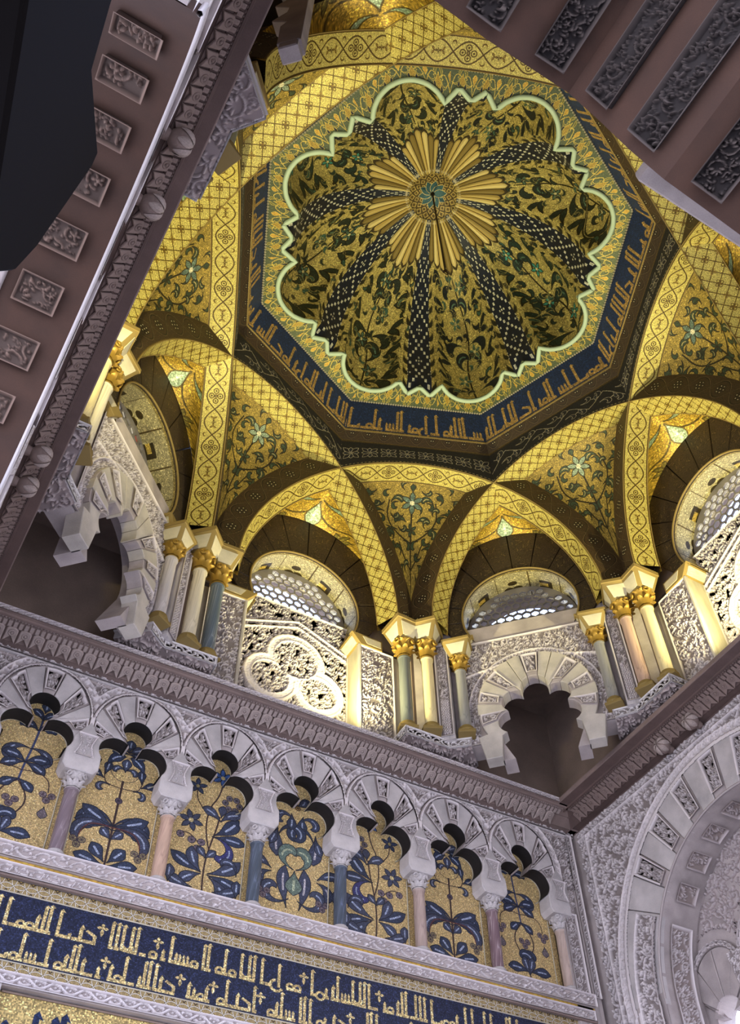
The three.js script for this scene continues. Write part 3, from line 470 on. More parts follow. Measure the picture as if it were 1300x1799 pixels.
for (const deg of BAYS) {
  const D = RI + RW, c = Math.cos(rad(22.5)), sn = Math.sin(rad(22.5)), sa = D * sn / c;
  const E = (t) => { const s = lerp(sa, RAD, Math.pow(Math.abs(t), 0.8)); const q = { x: D * sn - s * c, d: D * c + s * sn, y: yIn(s) }; return [Math.sign(t || 1) * -q.x * (t < 0 ? 1 : 1), q.y, q.d]; };
  const WD = deg % 90 === 0 ? WB : DB;
  const Q = (t) => { const a = PI / 2 - t * PI / 2; const yy = 7.46 + Math.sin(a) * 0.93; return [Math.cos(a) * 0.93 * (1 + 0.03 * Math.abs(t)), Math.abs(t) > 0.8 ? lerp(yy, 7.0, (Math.abs(t) - 0.8) / 0.2) : yy, WD]; };
  const g = G.grid(40, 10, (u, v) => { const t = u * 2 - 1, a = E(t), b = Q(t); return { p: [lerp(a[0], b[0], v), lerp(a[1], b[1], v) + 0.03 * Math.sin(v * PI), -lerp(a[2], b[2], v) + 2.6], uv: [0.5 + lerp(a[0], b[0], v) * 0.6, 1 - (8.75 - lerp(a[1], b[1], v) + 1.2 * v * 0.3) * 0.75] }; });
  const m = M_('window_vault', g, mTrefoil); m.position.copy(nv(deg).multiplyScalar(2.6)); m.rotation.y = -rad(deg); tag(m, 'gold mosaic vault piece with pale green trefoil ' + BAYNAME[deg], 'vault web', 'gold vault pieces over the windows');
}

// ------------------------------------------------------------------ drum: flower bands, inscription, scroll plate
const c8 = Math.cos(PI / 8), t8 = Math.tan(PI / 8);
const mFlower = FLOWER_BAND.map((k) => mosaicMat(k, 1, 1, 0.6, 0.1)), mDrum = [0, 1, 2, 3].map((i) => { const m = mosaicMat(DRUM_TEXT, 0.25, 1, 0.6, 0.1); m.map.offset.x = i * 0.25; return m; });
const mBorder = mosaicMat(RIB_SIDE, 3, 0.5, 0.6, 0.1);
const SIDELAB = { 22.5: 'lowest side of the octagon, between the two bright windows', '-22.5': 'lower left side of the octagon', 67.5: 'lower right side of the octagon', 112.5: 'right side of the octagon', '-67.5': 'left side of the octagon', '-112.5': 'upper left side of the octagon', '-157.5': 'top side of the octagon', 157.5: 'upper right side of the octagon by the dark soffit' };
[-157.5, -112.5, -67.5, -22.5, 22.5, 67.5, 112.5, 157.5].forEach((deg, i) => {
  const hw = RI * t8, m = M_('flower_band', G.grid(32, 4, (u, v) => { const s = lerp(-hw, hw, u), yb = yIn(s) + 0.004; return { p: [s, lerp(yb, 9.16, v), 0.004], uv: [u, v] }; }), mFlower[i % 2]);
  m.position.copy(nv(deg).multiplyScalar(RI)); m.rotation.y = -rad(deg); tag(m, 'black flowered mosaic band, ' + SIDELAB[deg], 'mosaic band', 'black flower bands of the octagon');
  const g = tag(base('inscription_band', deg, RI), 'blue band with bronze letters, ' + SIDELAB[deg], 'inscription', 'lettered bands of the octagon');
  const strip = (R0, y0, R1, y1, uv) => G.grid(12, 2, (u, v) => { const a = lerp(R0, R1, v), q = a * c8, w = q * t8; return { p: [lerp(-w, w, u), lerp(y0, y1, v), RI - q], uv: [u * (uv || 1), v] }; });
  M_('border', strip(2.345, 9.15, 2.262, 9.26, 3), mBorder, g);
  M_('lettering', strip(2.262, 9.255, 2.13, 9.73), mDrum[i % 4], g);
  const w2 = 2.126 * c8 * t8; M_('bead_moulding', stuffBeads(w2), MAT.cream, g).position.set(0, 9.728, RI - 2.126 * c8);
  const w3 = 2.262 * c8 * t8; M_('rope_moulding', G.tubeLine([[-w3, 9.27, RI - 2.262 * c8 + 0.004], [w3, 9.27, RI - 2.262 * c8 + 0.004]], 0.012, 5), MAT.giltDull, g);
});
function stuffBeads(w) { const L = []; const n = Math.round(2 * w / 0.03); for (let i = 0; i < n; i++) L.push(new THREE.OctahedronGeometry(0.016, 0).scale(0.9, 1, 1).translate(-w + (i + 0.5) * 2 * w / n, 0, 0.006)); return G.merge(L); }
// scalloped outline: radius against angle in degrees (0 = the corner over the first bright window)
function scallopPts() {
  const P = [];
  for (let k = 0; k < 8; k++) {
    const a0 = k * 45;
    for (let i = 0; i <= 16; i++) { const q = lerp(-1, 1, i / 16), a = PI / 2 - q * PI * 0.445, x = Math.cos(a) * 0.38, r = 1.53 + Math.sin(a) * 0.38; P.push([a0 + Math.atan2(x, r) * 180 / PI, Math.hypot(x, r)]); }
    for (const [da, r] of [[18, 1.79], [22.5, 1.67], [27, 1.79]]) P.push([a0 + da, r]);
  }
  return P;
}
const SC = scallopPts().map(([a, r]) => [r * Math.sin(rad(a)), r * Math.cos(rad(a))]);      // x, -z
const SCP = scallopPts().sort((a, b) => a[0] - b[0]);
const RS = (deg) => { let a = ((deg % 360) + 360) % 360; let best = 1.65; for (let i = 0; i < SCP.length; i++) { const p = SCP[i], q = SCP[(i + 1) % SCP.length]; let x0 = p[0], x1 = q[0] + (i === SCP.length - 1 ? 360 : 0); for (const o of [0, 360, -360]) if (a + o >= x0 && a + o <= x1) best = lerp(p[1], q[1], (a + o - x0) / Math.max(1e-6, x1 - x0)); } return best; };
const OCT = (deg) => { const a = (((deg % 45) + 45) % 45) - 22.5; return 2.126 * c8 / Math.cos(rad(a)); };
{
  const g = tag(base('scroll_plate'), 'octagonal gold and dark scrollwork plate round the scalloped rim of the dome', 'cornice plate');
  M_('plate', G.grid(480, 4, (u, v) => { const d = u * 360, r = lerp(RS(d) - 0.03, OCT(d), v); return { p: [r * Math.sin(rad(d)), 9.735, -r * Math.cos(rad(d))], uv: [u * 12 + 0.0, 1 - v] }; }), mosaicMat(PLATE, 1, 1, 0.45, 0.3), g);
  const t = M_('scalloped_moulding', G.tubeLine(SC.map(([x, z]) => [x, 9.725, -z]), 0.028, 7, true), MAT.mint); tag(t, 'pale green scalloped and zigzag moulding round the mouth of the dome', 'moulding');
}
// ------------------------------------------------------------------ the lobed dome
{
  const g = tag(base('lobed_dome', 0, 0, 0, 0), 'eight-lobed mosaic dome with gold leaf-scroll lobes and navy bands', 'dome');
  const HY = 9.745, HH = 1.89;
  const surf = (deg, t, off = 0) => {          // t: 0 rim .. 1 boss
    const ph = t * rad(79.5), base_ = 1.655, dl = Math.abs(((((deg + 22.5) % 45) + 45) % 45) - 22.5), f = lerp(RS(deg) - 0.01, dl < 13.2 ? RS(deg) - 0.01 : base_, smooth(0, 0.05, t)), r = f * Math.cos(ph) * lerp(1, base_ / f, t * t * 0.9) - off, y = HY + HH * Math.sin(ph) - off * 0.8;
    return [r * Math.sin(rad(deg)), y, -r * Math.cos(rad(deg))];
  };
  const mLobe = LOBE.map((k) => mosaicMat(k, 1, 1, 0.5, 0.25)), mDots = mosaicMat(DOTS, 1, 1, 0.5, 0.05), mPet = ['#f0dc98', '#94804a', '#d2ba74'].map((h) => new THREE.MeshStandardMaterial({ color: h, roughness: 0.5, metalness: 0.25, side: THREE.DoubleSide, bumpMap: stoneMapFine, bumpScale: 0.003 })), mEdge = new THREE.MeshStandardMaterial({ color: '#3a2e18', roughness: 0.8, side: THREE.DoubleSide });
  for (let k = 0; k < 8; k++) {
    const a0 = k * 45, l0 = a0 - 17.3, l1 = a0 + 17.3;
    const lobe = M_('lobe', G.grid(40, 36, (u, v) => ({ p: surf(lerp(l0, l1, u), v), uv: [k % 2 ? u : 1 - u, v] })), mLobe[[1, 2, 3, 0, 2, 0, 3, 1][k]], g);
    M_('dotted_band', G.grid(10, 36, (u, v) => ({ p: surf(lerp(a0 + 17.2, a0 + 27.8, u), v), uv: [u, v * 1.25] })), mDots, g);
    const n = 7; for (let i = 0; i < n; i++) {                      // fan of petals next to the boss
      const b0 = lerp(l0 - 1, l1 + 1, i / n), b1 = lerp(l0 - 1, l1 + 1, (i + 1) / n), t0 = 0.73 + 0.045 * Math.abs((i - 3) / 3), mid = (b0 + b1) / 2;
      for (const [nm, grow, off, mt] of [['petal', 0.86, 0.026, mPet[(i * 2 + k) % 3]], ['petal_outline', 1.0, 0.012, mEdge]]) {
        const pe = M_(nm, G.grid(6, 16, (u, v) => { const t = lerp(t0 - (grow > 0.9 ? 0.012 : 0), 0.99, v), q = u * 2 - 1, e = clamp(v / 0.13), w = (b1 - b0) / 2 * grow * Math.sqrt(Math.max(0.02, 1 - (1 - e) * (1 - e))); return { p: surf(mid + q * w, t, off * (1 - q * q * 0.8)), uv: [u, v] }; }), mt, lobe);
      }
    }
  }
  const by = HY + HH * Math.sin(rad(79.5));
  const boss = tag(base('dome_boss', 0, 0, 0, by), 'round dome boss with scale pattern and blue-green star at its centre', 'boss');
  M_('star_disc', G.grid(40, 10, (u, v) => { const a = u * 2 * PI, r = v * 0.335; return { p: [r * Math.sin(a), 0.10 - 0.10 * v * v, r * Math.cos(a)], uv: [0.5 + 0.5 * v * Math.sin(a), 0.5 + 0.5 * v * Math.cos(a)] }; }), mosaicMat(BOSS), boss);
  M_('rim', new THREE.TorusGeometry(0.34, 0.018, 8, 48).rotateX(PI / 2).translate(0, -0.005, 0), MAT.cream, boss);
  const rod = tag(base('hanging_rod', 0, 0, 0, by), 'thin dark lamp rod hanging from the dome boss', 'rod');
  M_('rod', G.lathe([[0.001, 0.1], [0.03, 0.09], [0.012, 0.05], [0.010, -2.2], [0.02, -2.22], [0.001, -2.25]], 8), MAT.iron, rod);
  M_('hook', new THREE.TorusGeometry(0.03, 0.006, 6, 16).translate(0, -2.27, 0), MAT.iron, rod);
}
// ------------------------------------------------------------------ voussoirs between an inner and an outer outline seen from (cx, cy)
function wedgePts(cx, cy, rin, rout, a0, a1, n = 6) { const p = []; for (let i = 0; i <= n; i++) { const a = lerp(a0, a1, i / n), r = rin(a); p.push([cx + Math.cos(a) * r, cy + Math.sin(a) * r]); } for (let i = n; i >= 0; i--) { const a = lerp(a0, a1, i / n), r = rout(a); p.push([cx + Math.cos(a) * r, cy + Math.sin(a) * r]); } return p; }
function voussoirs(parent, cx, cy, rin, rout, cuts, depth, z, carved, o = {}) {
  for (let i = 0; i + 1 < cuts.length; i++) {
    const a0 = cuts[i], a1 = cuts[i + 1], c = carved(i), gap = o.gap ?? 0.004, mid = (a0 + a1) / 2;
    const ga = gap / rout(mid), v = M_('voussoir', G.extr(wedgePts(cx, cy, rin, rout, a0 + ga, a1 - ga, o.n || 6), depth - (c ? 0.012 : rr(0, 0.006)), z - depth, 0.005), c ? (o.carvedMat || MAT.plain) : (o.mat || MAT.voussoir), parent);
    if (c) relief(v, 'carving', 0, 0, 1, 1, { cell: 1 / (o.cells || 22), depth: o.depth || 0.02, rim: 0, tile: VINE_FINE, scale: o.scale || 0.34, ox: i * 0.37 + cx, color: o.color, ground: o.ground, z: z - 0.012, fn: (x, y) => { const e = Math.min(x, 1 - x, (y) * (o.asp || 1.4), (1 - y) * (o.asp || 1.4)); if (e < 0.1) return 1; if (e < 0.17) return 0; const a = lerp(a0, a1, x), r = lerp(rin(a), rout(a), lerp(0.14, 0.9, y)); return sample(VINE_FINE, (Math.cos(a) * r + i) / 0.34, (Math.sin(a) * r) / 0.34); }, map: (x, y, zz) => { const a = lerp(a0 + ga * 2, a1 - ga * 2, x), r = lerp(rin(a), rout(a), lerp(0.12, 0.93, y)); return [cx + Math.cos(a) * r, cy + Math.sin(a) * r, zz]; }, flip: true });
  }
}
const rayCircles = (cx, cy, circles, floor = 0.02) => (a) => { let best = floor; for (const [x, y, r] of circles) { const dx = x - cx, dy = y - cy, ux = Math.cos(a), uy = Math.sin(a), b = dx * ux + dy * uy, q = r * r - (dx * dx + dy * dy - b * b); if (q >= 0) best = Math.max(best, b + Math.sqrt(q)); } return best; };
const rayEllipse = (cx, cy, ex, ey, ax, ay) => (a) => { const ux = Math.cos(a) / ax, uy = Math.sin(a) / ay, px = (cx - ex) / ax, py = (cy - ey) / ay, A = ux * ux + uy * uy, B = 2 * (ux * px + uy * py), C = px * px + py * py - 1; return (-B + Math.sqrt(Math.max(0, B * B - 4 * A * C))) / (2 * A); };
const cutsOf = (list) => list.map(rad);

// ------------------------------------------------------------------ the eight window bays
const mRing = mosaicMat(RING, 2.4, 2.4, 0.6, 0.1), mSquares = mosaicMat(SQUARES, 1, 1, 0.45, 0.3);
const LATTICE = (() => {                        // hexagonal openings cut through a slab
  const out = horseshoe(0.70, 7.15, 6.93, 0.52), holes = [];
  for (let j = -3; j <= 9; j++) for (let i = -7; i <= 7; i++) {
    const x = (i + (j % 2 ? 0.5 : 0)) * 0.098, y = 7.22 + j * 0.085; if (Math.hypot(x, y - 7.15) > 0.565 || y < 7.19) continue;
    holes.push(Array.from({ length: 6 }, (_, k) => [x + 0.046 * Math.sin(-k * PI / 3), y + 0.046 * Math.cos(-k * PI / 3)]));
  }
  return { out, holes };
})();
const latticeGeo = G.extr(LATTICE.out, 0.022, 0, 0, LATTICE.holes);
const ringCuts = cutsOf([-14, 8, 26, 43, 59, 75, 90, 105, 121, 137, 154, 172, 194]);
const WLAB = { 0: 'first bright window, blue-white light through a pierced lattice over the lit panel', 45: 'bright window of pierced lattice above the dark lobed niche', 90: 'window of pierced lattice at the right edge, over the lit carved panel', '-45': 'left window with red and white panes seen at a slant', '-90': 'pierced window hidden behind the left cornice', '-135': 'pierced window at the upper left corner', 135: 'pierced window at the upper right edge', 180: 'pierced window behind the dark soffit' };
const paneMats = ['#c03a2c', '#e8e4dc', '#3a6ab0'].map((h) => new THREE.MeshPhysicalMaterial({ color: h, transmission: 0.6, roughness: 0.9, thickness: 0 }));
for (const deg of BAYS) {
  const wallBay = deg % 90 === 0, D = wallBay ? WB : DB, where = BAYNAME[deg], far = deg === 180 || deg === 135;
  if (deg === -135) {                            // open corner over the camera: a scalloped pier, seen from behind and below
    const a = tag(base('scalloped_pier', deg, 3.2), 'plain grey stone pier with a scalloped edge at the top left', 'pier');
    M_('stone', G.extr([[0.40, 5.72], [0.55, 5.74], [0.56, 6.2], [0.52, 6.3], [0.63, 6.45], [0.54, 6.6], [0.53, 6.75], [0.64, 6.92], [0.55, 7.05], [0.53, 7.25], [0.64, 7.42], [0.56, 7.6], [0.56, 8.6], [0.40, 8.6]], 0.10, -0.1, 0.006), MAT.plain, a);
    M_('foot', G.bbox(0.12, 0.12, 0.1, 0.475, 5.67, -0.05, 0.008), MAT.plain, a);
    continue;
  }
  // dark mosaic ring round the opening, wedge by wedge, with its gold soffit
  const ring = tag(base('window_arch', deg, D), 'horseshoe arch of dark brown mosaic wedges ' + where, 'arch', 'horseshoe window arches');
  const rin = rayEllipse(0, 7.0, 0, 7.13, 0.64, 0.64), rout = (a) => { const q = rayEllipse(0, 7.0, 0, 7.46, 0.95, 0.95)(a); return q; };
  voussoirs(ring, 0, 7.0, rin, rout, ringCuts, 0.1, 0, () => false, { mat: mRing, gap: 0.006 });
  M_('soffit', G.grid(40, 4, (u, v) => { const a = lerp(-0.55, PI + 0.55, u); return { p: [0.637 * Math.cos(a), 7.13 + 0.637 * Math.sin(a), -0.02 - v * 0.45], uv: [v, u * 1.7] }; }), mSquares, ring);
  M_('edge_bead', G.tubeLine(Array.from({ length: 41 }, (_, k) => { const a = lerp(-0.5, PI + 0.5, k / 40); return [0.645 * Math.cos(a), 7.13 + 0.645 * Math.sin(a), 0.004]; }), 0.012, 5), MAT.giltDull, ring);
  for (const s of [1, -1]) M_('filling', G.extr([[s * 0.60, 6.84], [s * 1.2, 6.84], [s * 1.2, 7.3], [s * 0.9, 7.3]], 0.3, -0.36), MAT.shell, ring);
  // imposts under the arch
  for (const s of [1, -1]) { const im = M_('impost', G.extr([[s * 0.55, 6.845], [s * 0.92, 6.845], [s * 0.92, 6.70], [s * 0.66, 6.70]], 0.36, -0.32, 0.004), MAT.giltDull, ring); M_('white_panel', G.extr([[s * 0.68, 6.82], [s * 0.90, 6.82], [s * 0.90, 6.73], [s * 0.73, 6.73]], 0.004, 0.041), MAT.cream, im); M_('side_panel', G.box(0.012, 0.1, 0.28, 0, 0, 0).rotateZ(s * 0.64).translate(s * 0.602, 6.772, -0.14), MAT.cream, im); }
  // lattice
  const wn = base('window', deg, D - (-0.28)); tag(wn, WLAB[deg], 'window'); wn.userData.kind = 'structure';
  M_('lattice', latticeGeo, MAT.lattice, wn).position.z = -0.03;
  if (deg === -45) for (let q = 0; q < LATTICE.holes.length; q++) { if (q % 3 === 2) continue; M_('pane', G.extr(LATTICE.holes[q], 0.004, -0.03), paneMats[q % 5 === 0 ? 0 : q % 5 === 3 ? 2 : 1], wn); }
  if (far) continue;
  // stucco below the lattice
  if (wallBay) {
    const p = tag(base('stucco_panel', deg, D + 0.27), { 0: 'brightly lit carved stucco panel with trefoil arch under the first bright window', 90: 'brightly lit carved stucco panel at the right edge', '-90': 'carved stucco panel in the hidden left window bay' }[deg], 'relief panel');
    M_('slab', G.box(1.46, 1.92, 0.1, 0, 6.2, -0.05), MAT.plain, p);
    const foil = [[0.05, 6.42, 0.32], [-0.22, 6.08, 0.28], [0.32, 6.08, 0.28]], foil2 = foil.map(([x, y, r]) => [x, y, r - 0.07]);
    const dist = (x, y, L) => Math.min(...L.map(([cx, cy, r]) => Math.hypot(x - cx, y - cy) - r));
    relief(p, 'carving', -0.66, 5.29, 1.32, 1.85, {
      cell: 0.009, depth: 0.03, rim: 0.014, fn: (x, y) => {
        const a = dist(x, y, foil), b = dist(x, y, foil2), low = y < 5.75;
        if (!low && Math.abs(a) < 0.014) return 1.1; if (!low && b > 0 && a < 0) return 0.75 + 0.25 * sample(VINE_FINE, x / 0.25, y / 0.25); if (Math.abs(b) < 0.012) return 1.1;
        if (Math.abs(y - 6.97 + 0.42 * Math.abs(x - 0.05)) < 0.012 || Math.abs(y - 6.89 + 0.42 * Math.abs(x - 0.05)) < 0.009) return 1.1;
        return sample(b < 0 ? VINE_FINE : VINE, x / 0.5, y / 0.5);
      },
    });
    // piers with carved faces left and right of the opening
    for (const s of [1, -1]) {
      const pr = tag(base('carved_pier', deg, D), 'carved stucco pier ' + (s > 0 ? 'right' : 'left') + ' of the opening, ' + where, 'pier', 'carved window piers');
      M_('core', G.box(0.66, 1.44, 0.36, s * 0.98, 6.0, -0.19), MAT.cream, pr);
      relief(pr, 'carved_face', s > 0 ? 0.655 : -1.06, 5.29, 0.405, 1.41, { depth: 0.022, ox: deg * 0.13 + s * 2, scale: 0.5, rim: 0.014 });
      M_('jamb_edge', G.bbox(0.03, 1.42, 0.05, s * 0.655, 6.0, 0.005), MAT.white, pr);
    }
  } else {
    const p = tag(base('carved_wall', deg, D), { 45: 'carved stucco wall round the lobed niche in the right corner', '-45': 'slanting carved stucco wall round the lobed niche in the left corner' }[deg], 'relief panel');
    const rO = rayEllipse(0, 5.78, 0, 5.80, 0.60, 0.62);
    M_('wall_slab', new THREE.ExtrudeGeometry(G.shape([[-1.25, 5.42], [-0.42, 5.42], [-0.42, 5.2], [-0.3, 5.2], ...Array.from({ length: 25 }, (_, i) => { const a = lerp(PI + 0.2, -0.2, i / 24), r = 0.52; return [Math.cos(a) * r, 5.78 + Math.sin(a) * r]; }), [0.3, 5.2], [0.42, 5.2], [0.42, 5.42], [1.25, 5.42], [1.25, 7.0], [-1.25, 7.0]]), { depth: 0.22, bevelEnabled: false }).translate(0, 0, -0.26), MAT.plain, p);
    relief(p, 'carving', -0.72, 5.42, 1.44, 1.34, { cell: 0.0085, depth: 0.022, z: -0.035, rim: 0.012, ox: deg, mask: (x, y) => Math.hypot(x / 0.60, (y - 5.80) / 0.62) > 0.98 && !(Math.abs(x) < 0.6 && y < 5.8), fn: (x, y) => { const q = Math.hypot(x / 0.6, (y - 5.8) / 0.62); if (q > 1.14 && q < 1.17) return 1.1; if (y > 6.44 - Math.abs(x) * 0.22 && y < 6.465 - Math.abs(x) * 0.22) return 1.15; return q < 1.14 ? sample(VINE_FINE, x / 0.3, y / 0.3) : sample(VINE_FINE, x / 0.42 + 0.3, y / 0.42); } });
    M_('upper_carving', G.box(1.4, 0.3, 0.06, 0, 6.82, -0.16), MAT.plain, p);
    relief(p, 'frieze_carving', -0.66, 6.72, 1.32, 0.3, { depth: 0.02, z: -0.12, ox: 3 + deg });
    // lobed arch of white wedges
    const ar = tag(base('lobed_arch', deg, D), { 45: 'white five-lobed niche arch with carved wedges in the right corner', '-45': 'white lobed niche arch seen edge-on in the left corner' }[deg], 'arch', 'lobed corner arches');
    const lobes = [[0, 5.995, 0.135], [-0.215, 5.845, 0.135], [0.215, 5.845, 0.135], [-0.275, 5.60, 0.135], [0.275, 5.60, 0.135]], rL = rayCircles(0, 5.74, lobes, 0.25);
    voussoirs(ar, 0, 5.74, rL, rayEllipse(0, 5.74, 0, 5.80, 0.60, 0.64), cutsOf([-38, -14, 0, 14, 28, 42, 56, 70, 82, 98, 110, 124, 138, 152, 166, 180, 194, 218]), 0.15, 0.03, (i) => [3, 5, 1, 8, 11, 13, 15].includes(i), { n: 7, cells: 20, mat: MAT.white });
    for (const s of [1, -1]) { M_('foot', G.extr([[s * 0.41, 5.20], [s * 0.57, 5.20], [s * 0.62, 5.47], [s * 0.50, 5.50], [s * 0.38, 5.50]], 0.15, -0.12, 0.006), MAT.white, ar); }
  }
}
// ------------------------------------------------------------------ columns
function leafyCapital(parent, y, h, r0, r1, mat) {
  const cap = M_('capital', G.lathe([[r0 * 1.12, 0], [r0 * 1.2, h * 0.05], [r0, h * 0.1], [r0 * 1.02, h * 0.35], [r0 * 1.2, h * 0.7], [r1, h * 0.92], [r1, h]], 16).translate(0, y, 0), mat, parent), L = [];
  for (let tier = 0; tier < 2; tier++) for (let k = 0; k < 8; k++) {
    const a = (k + tier / 2) * PI / 4, hh = h * 0.44, yb = y + h * (0.1 + tier * 0.4);
    L.push(G.grid(4, 6, (u, v) => { const q = u * 2 - 1, w = r1 * 0.34 * (1 - Math.pow(Math.abs(v - 0.35), 2) * 1.3), o = r0 * (1.04 + 0.1 * tier) + r1 * 0.28 * v * v + 0.012 * (1 - q * q) + (v > 0.8 ? (v - 0.8) * r1 * 0.9 : 0); const x = q * w, z = o; return { p: [x * Math.cos(a) + z * Math.sin(a), yb + hh * v - (v > 0.85 ? (v - 0.85) * hh * 0.8 : 0), z * Math.cos(a) - x * Math.sin(a)] }; }));
  }
  for (let k = 0; k < 4; k++) { const a = k * PI / 2 + PI / 4; L.push(new THREE.TorusGeometry(r1 * 0.22, r1 * 0.1, 6, 10).rotateY(-a + PI / 2).translate(Math.sin(a) * r1 * 1.08, y + h * 0.84, Math.cos(a) * r1 * 1.08)); }
  M_('leaves', G.merge(L), mat, cap); return cap;
}
function impostBlock(parent, y, h, w0, w1, turn) {
  const im = M_('impost', G.merge([new THREE.CylinderGeometry(w1 * Math.SQRT1_2, w0 * Math.SQRT1_2, h * 0.8, 4, 1).rotateY(PI / 4).translate(0, y + h * 0.4, 0), G.bbox(w1 * 1.06, h * 0.2, w1 * 1.06, 0, y + h * 0.9, 0)]).rotateY(turn), MAT.giltDull, parent);
  const tilt = Math.atan2((w1 - w0) / 2, h * 0.8);
  for (let k = 0; k < 4; k++) { const a = k * PI / 2 + turn, m = (w0 + w1) / 4; const wa = w0 * 0.37, wb = w1 * 0.37, hh = h * 0.29; M_('panel', G.extr([[-wa, -hh], [wa, -hh], [wb, hh], [-wb, hh]], 0.006, 0, 0.002).rotateX(tilt).translate(0, 0, m).rotateY(a).translate(0, y + h * 0.4, 0), MAT.cream, im); }
  return im;
}
function column(deg, r, y0, yTop, rs, mat, label, turnDeg, small = 1) {
  const g = tag(base('column', deg, r, 0, y0), label, 'column', 'columns under the vault ribs'), H = yTop - y0;
  M_('base', G.merge([G.bbox(rs * 3, 0.035, rs * 3, 0, 0.018, 0, 0.004), G.lathe([[rs * 1.5, 0.035], [rs * 1.6, 0.05], [rs * 1.45, 0.065], [rs * 1.25, 0.075], [rs * 1.35, 0.09], [rs * 1.1, 0.105]], 20)]), MAT.giltDull, g);
  M_('shaft', G.lathe([[rs, 0.1], [rs * 1.02, H * 0.3], [rs * 0.97, H - 0.03], [rs * 1.12, H - 0.02], [rs * 1.12, H], [rs * 0.9, H]], 20), mat, g);
  leafyCapital(g, H, 0.22 * small, rs * 1.0, rs * 1.75, MAT.gilt);
  impostBlock(g, H + 0.215 * small, 0.26 * small, rs * 2.9, rs * 5.0, rad(turnDeg));
  return g;
}
const SH = { white: marble('w', '#d8cdb8', '#8a7f74'), blue: marble('b', '#586472', '#a4acb4'), green: marble('g', '#686b6a', '#3c464c'), cream: marble('c', '#d8c79a', '#a89a80'), pink: marble('p', '#b89a8c', '#7a5f58'), grey: marble('y', '#8e8c8c', '#5c6066'), veined: marble('v', '#c6bfc2', '#8a8590') };
const CY0 = 5.5, CYT = 6.47, CR = 3.03, CA = 2.25;
column(-22.5 - CA, CR, CY0, CYT, 0.062, SH.white, 'white marble column, left of the pair beside the first bright window', 22.5);
column(-22.5 + CA, CR, CY0, CYT, 0.062, SH.blue, 'blue-grey marble column, right of the pair left of the first bright window', -22.5);
column(22.5 - CA, CR, CY0, CYT, 0.062, SH.green, 'dark green marble column between the two bright windows', 22.5);
column(22.5 + CA, CR, CY0, CYT, 0.062, SH.cream, 'cream marble column next to the green one between the bright windows', -22.5);
column(67.5 - CA, CR, CY0, CYT, 0.062, SH.pink, 'pinkish marble column right of the lobed corner niche', 22.5);
column(67.5 + CA, CR, CY0, CYT, 0.062, SH.cream, 'cream column beside the pink one, under a bright gold-framed block', -22.5);
column(-67.5 + CA, CR, CY0, CYT, 0.062, SH.white, 'pale column lit yellow and blue, standing on the dark carved bracket at left', -22.5);
column(-67.5 - CA, CR, CY0, CYT, 0.062, SH.cream, 'column mostly hidden behind the left cornice, under the brightest gold-framed block', 22.5);
column(-112.5 + CA, CR, CY0, CYT, 0.062, SH.cream, 'column with a pale square gold-framed block by the upper left bracket', -22.5);
column(-112.5 - CA, CR, CY0, CYT, 0.062, SH.blue, 'blue-lit column at the upper left, beside the grey niche', 22.5);
for (const [deg, s, m, l] of [[45, -1, SH.grey, 'short grey column on the left of the lobed corner niche'], [45, 1, SH.grey, 'slate grey column on the right of the lobed corner niche, next to a carved strip'], [-45, 1, SH.veined, 'veined white column nearest the slanting left niche']]) {
  const ang = deg + s * Math.atan2(0.73, 2.98) * 180 / PI, g = column(ang, Math.hypot(0.73, 2.98), 5.5, 6.34, 0.056, m, l, s * 14 , 0.8);
}
// narrow carved strips between the paired columns and the niche columns
for (const [deg, s, l] of [[45, -1, 'narrow carved strip with flowers and lattice, right of the cream column'], [45, 1, 'carved strip with pineapples and lattice between the grey and pink columns'], [-45, 1, 'thin carved strip left of the white column']]) {
  const p = tag(base('carved_strip', deg, 2.93), l, 'relief panel'); M_('core', G.box(0.15, 1.3, 0.2, s * 0.91, 6.12, -0.1), MAT.voussoir, p);
  relief(p, 'carving', s > 0 ? 0.84 : -0.98, 5.5, 0.14, 1.22, { depth: 0.018, tile: VINE_FINE, scale: 0.36, ox: s, rim: 0.014, cell: 0.008, fn: (x, y) => y < 5.95 ? ((Math.abs(Math.sin(x * 130 + y * 90)) > 0.45 && Math.abs(Math.sin(x * 130 - y * 90)) > 0.45) ? 0.2 : 1) : sample(VINE_FINE, x / 0.36 + s, y / 0.36) });
}
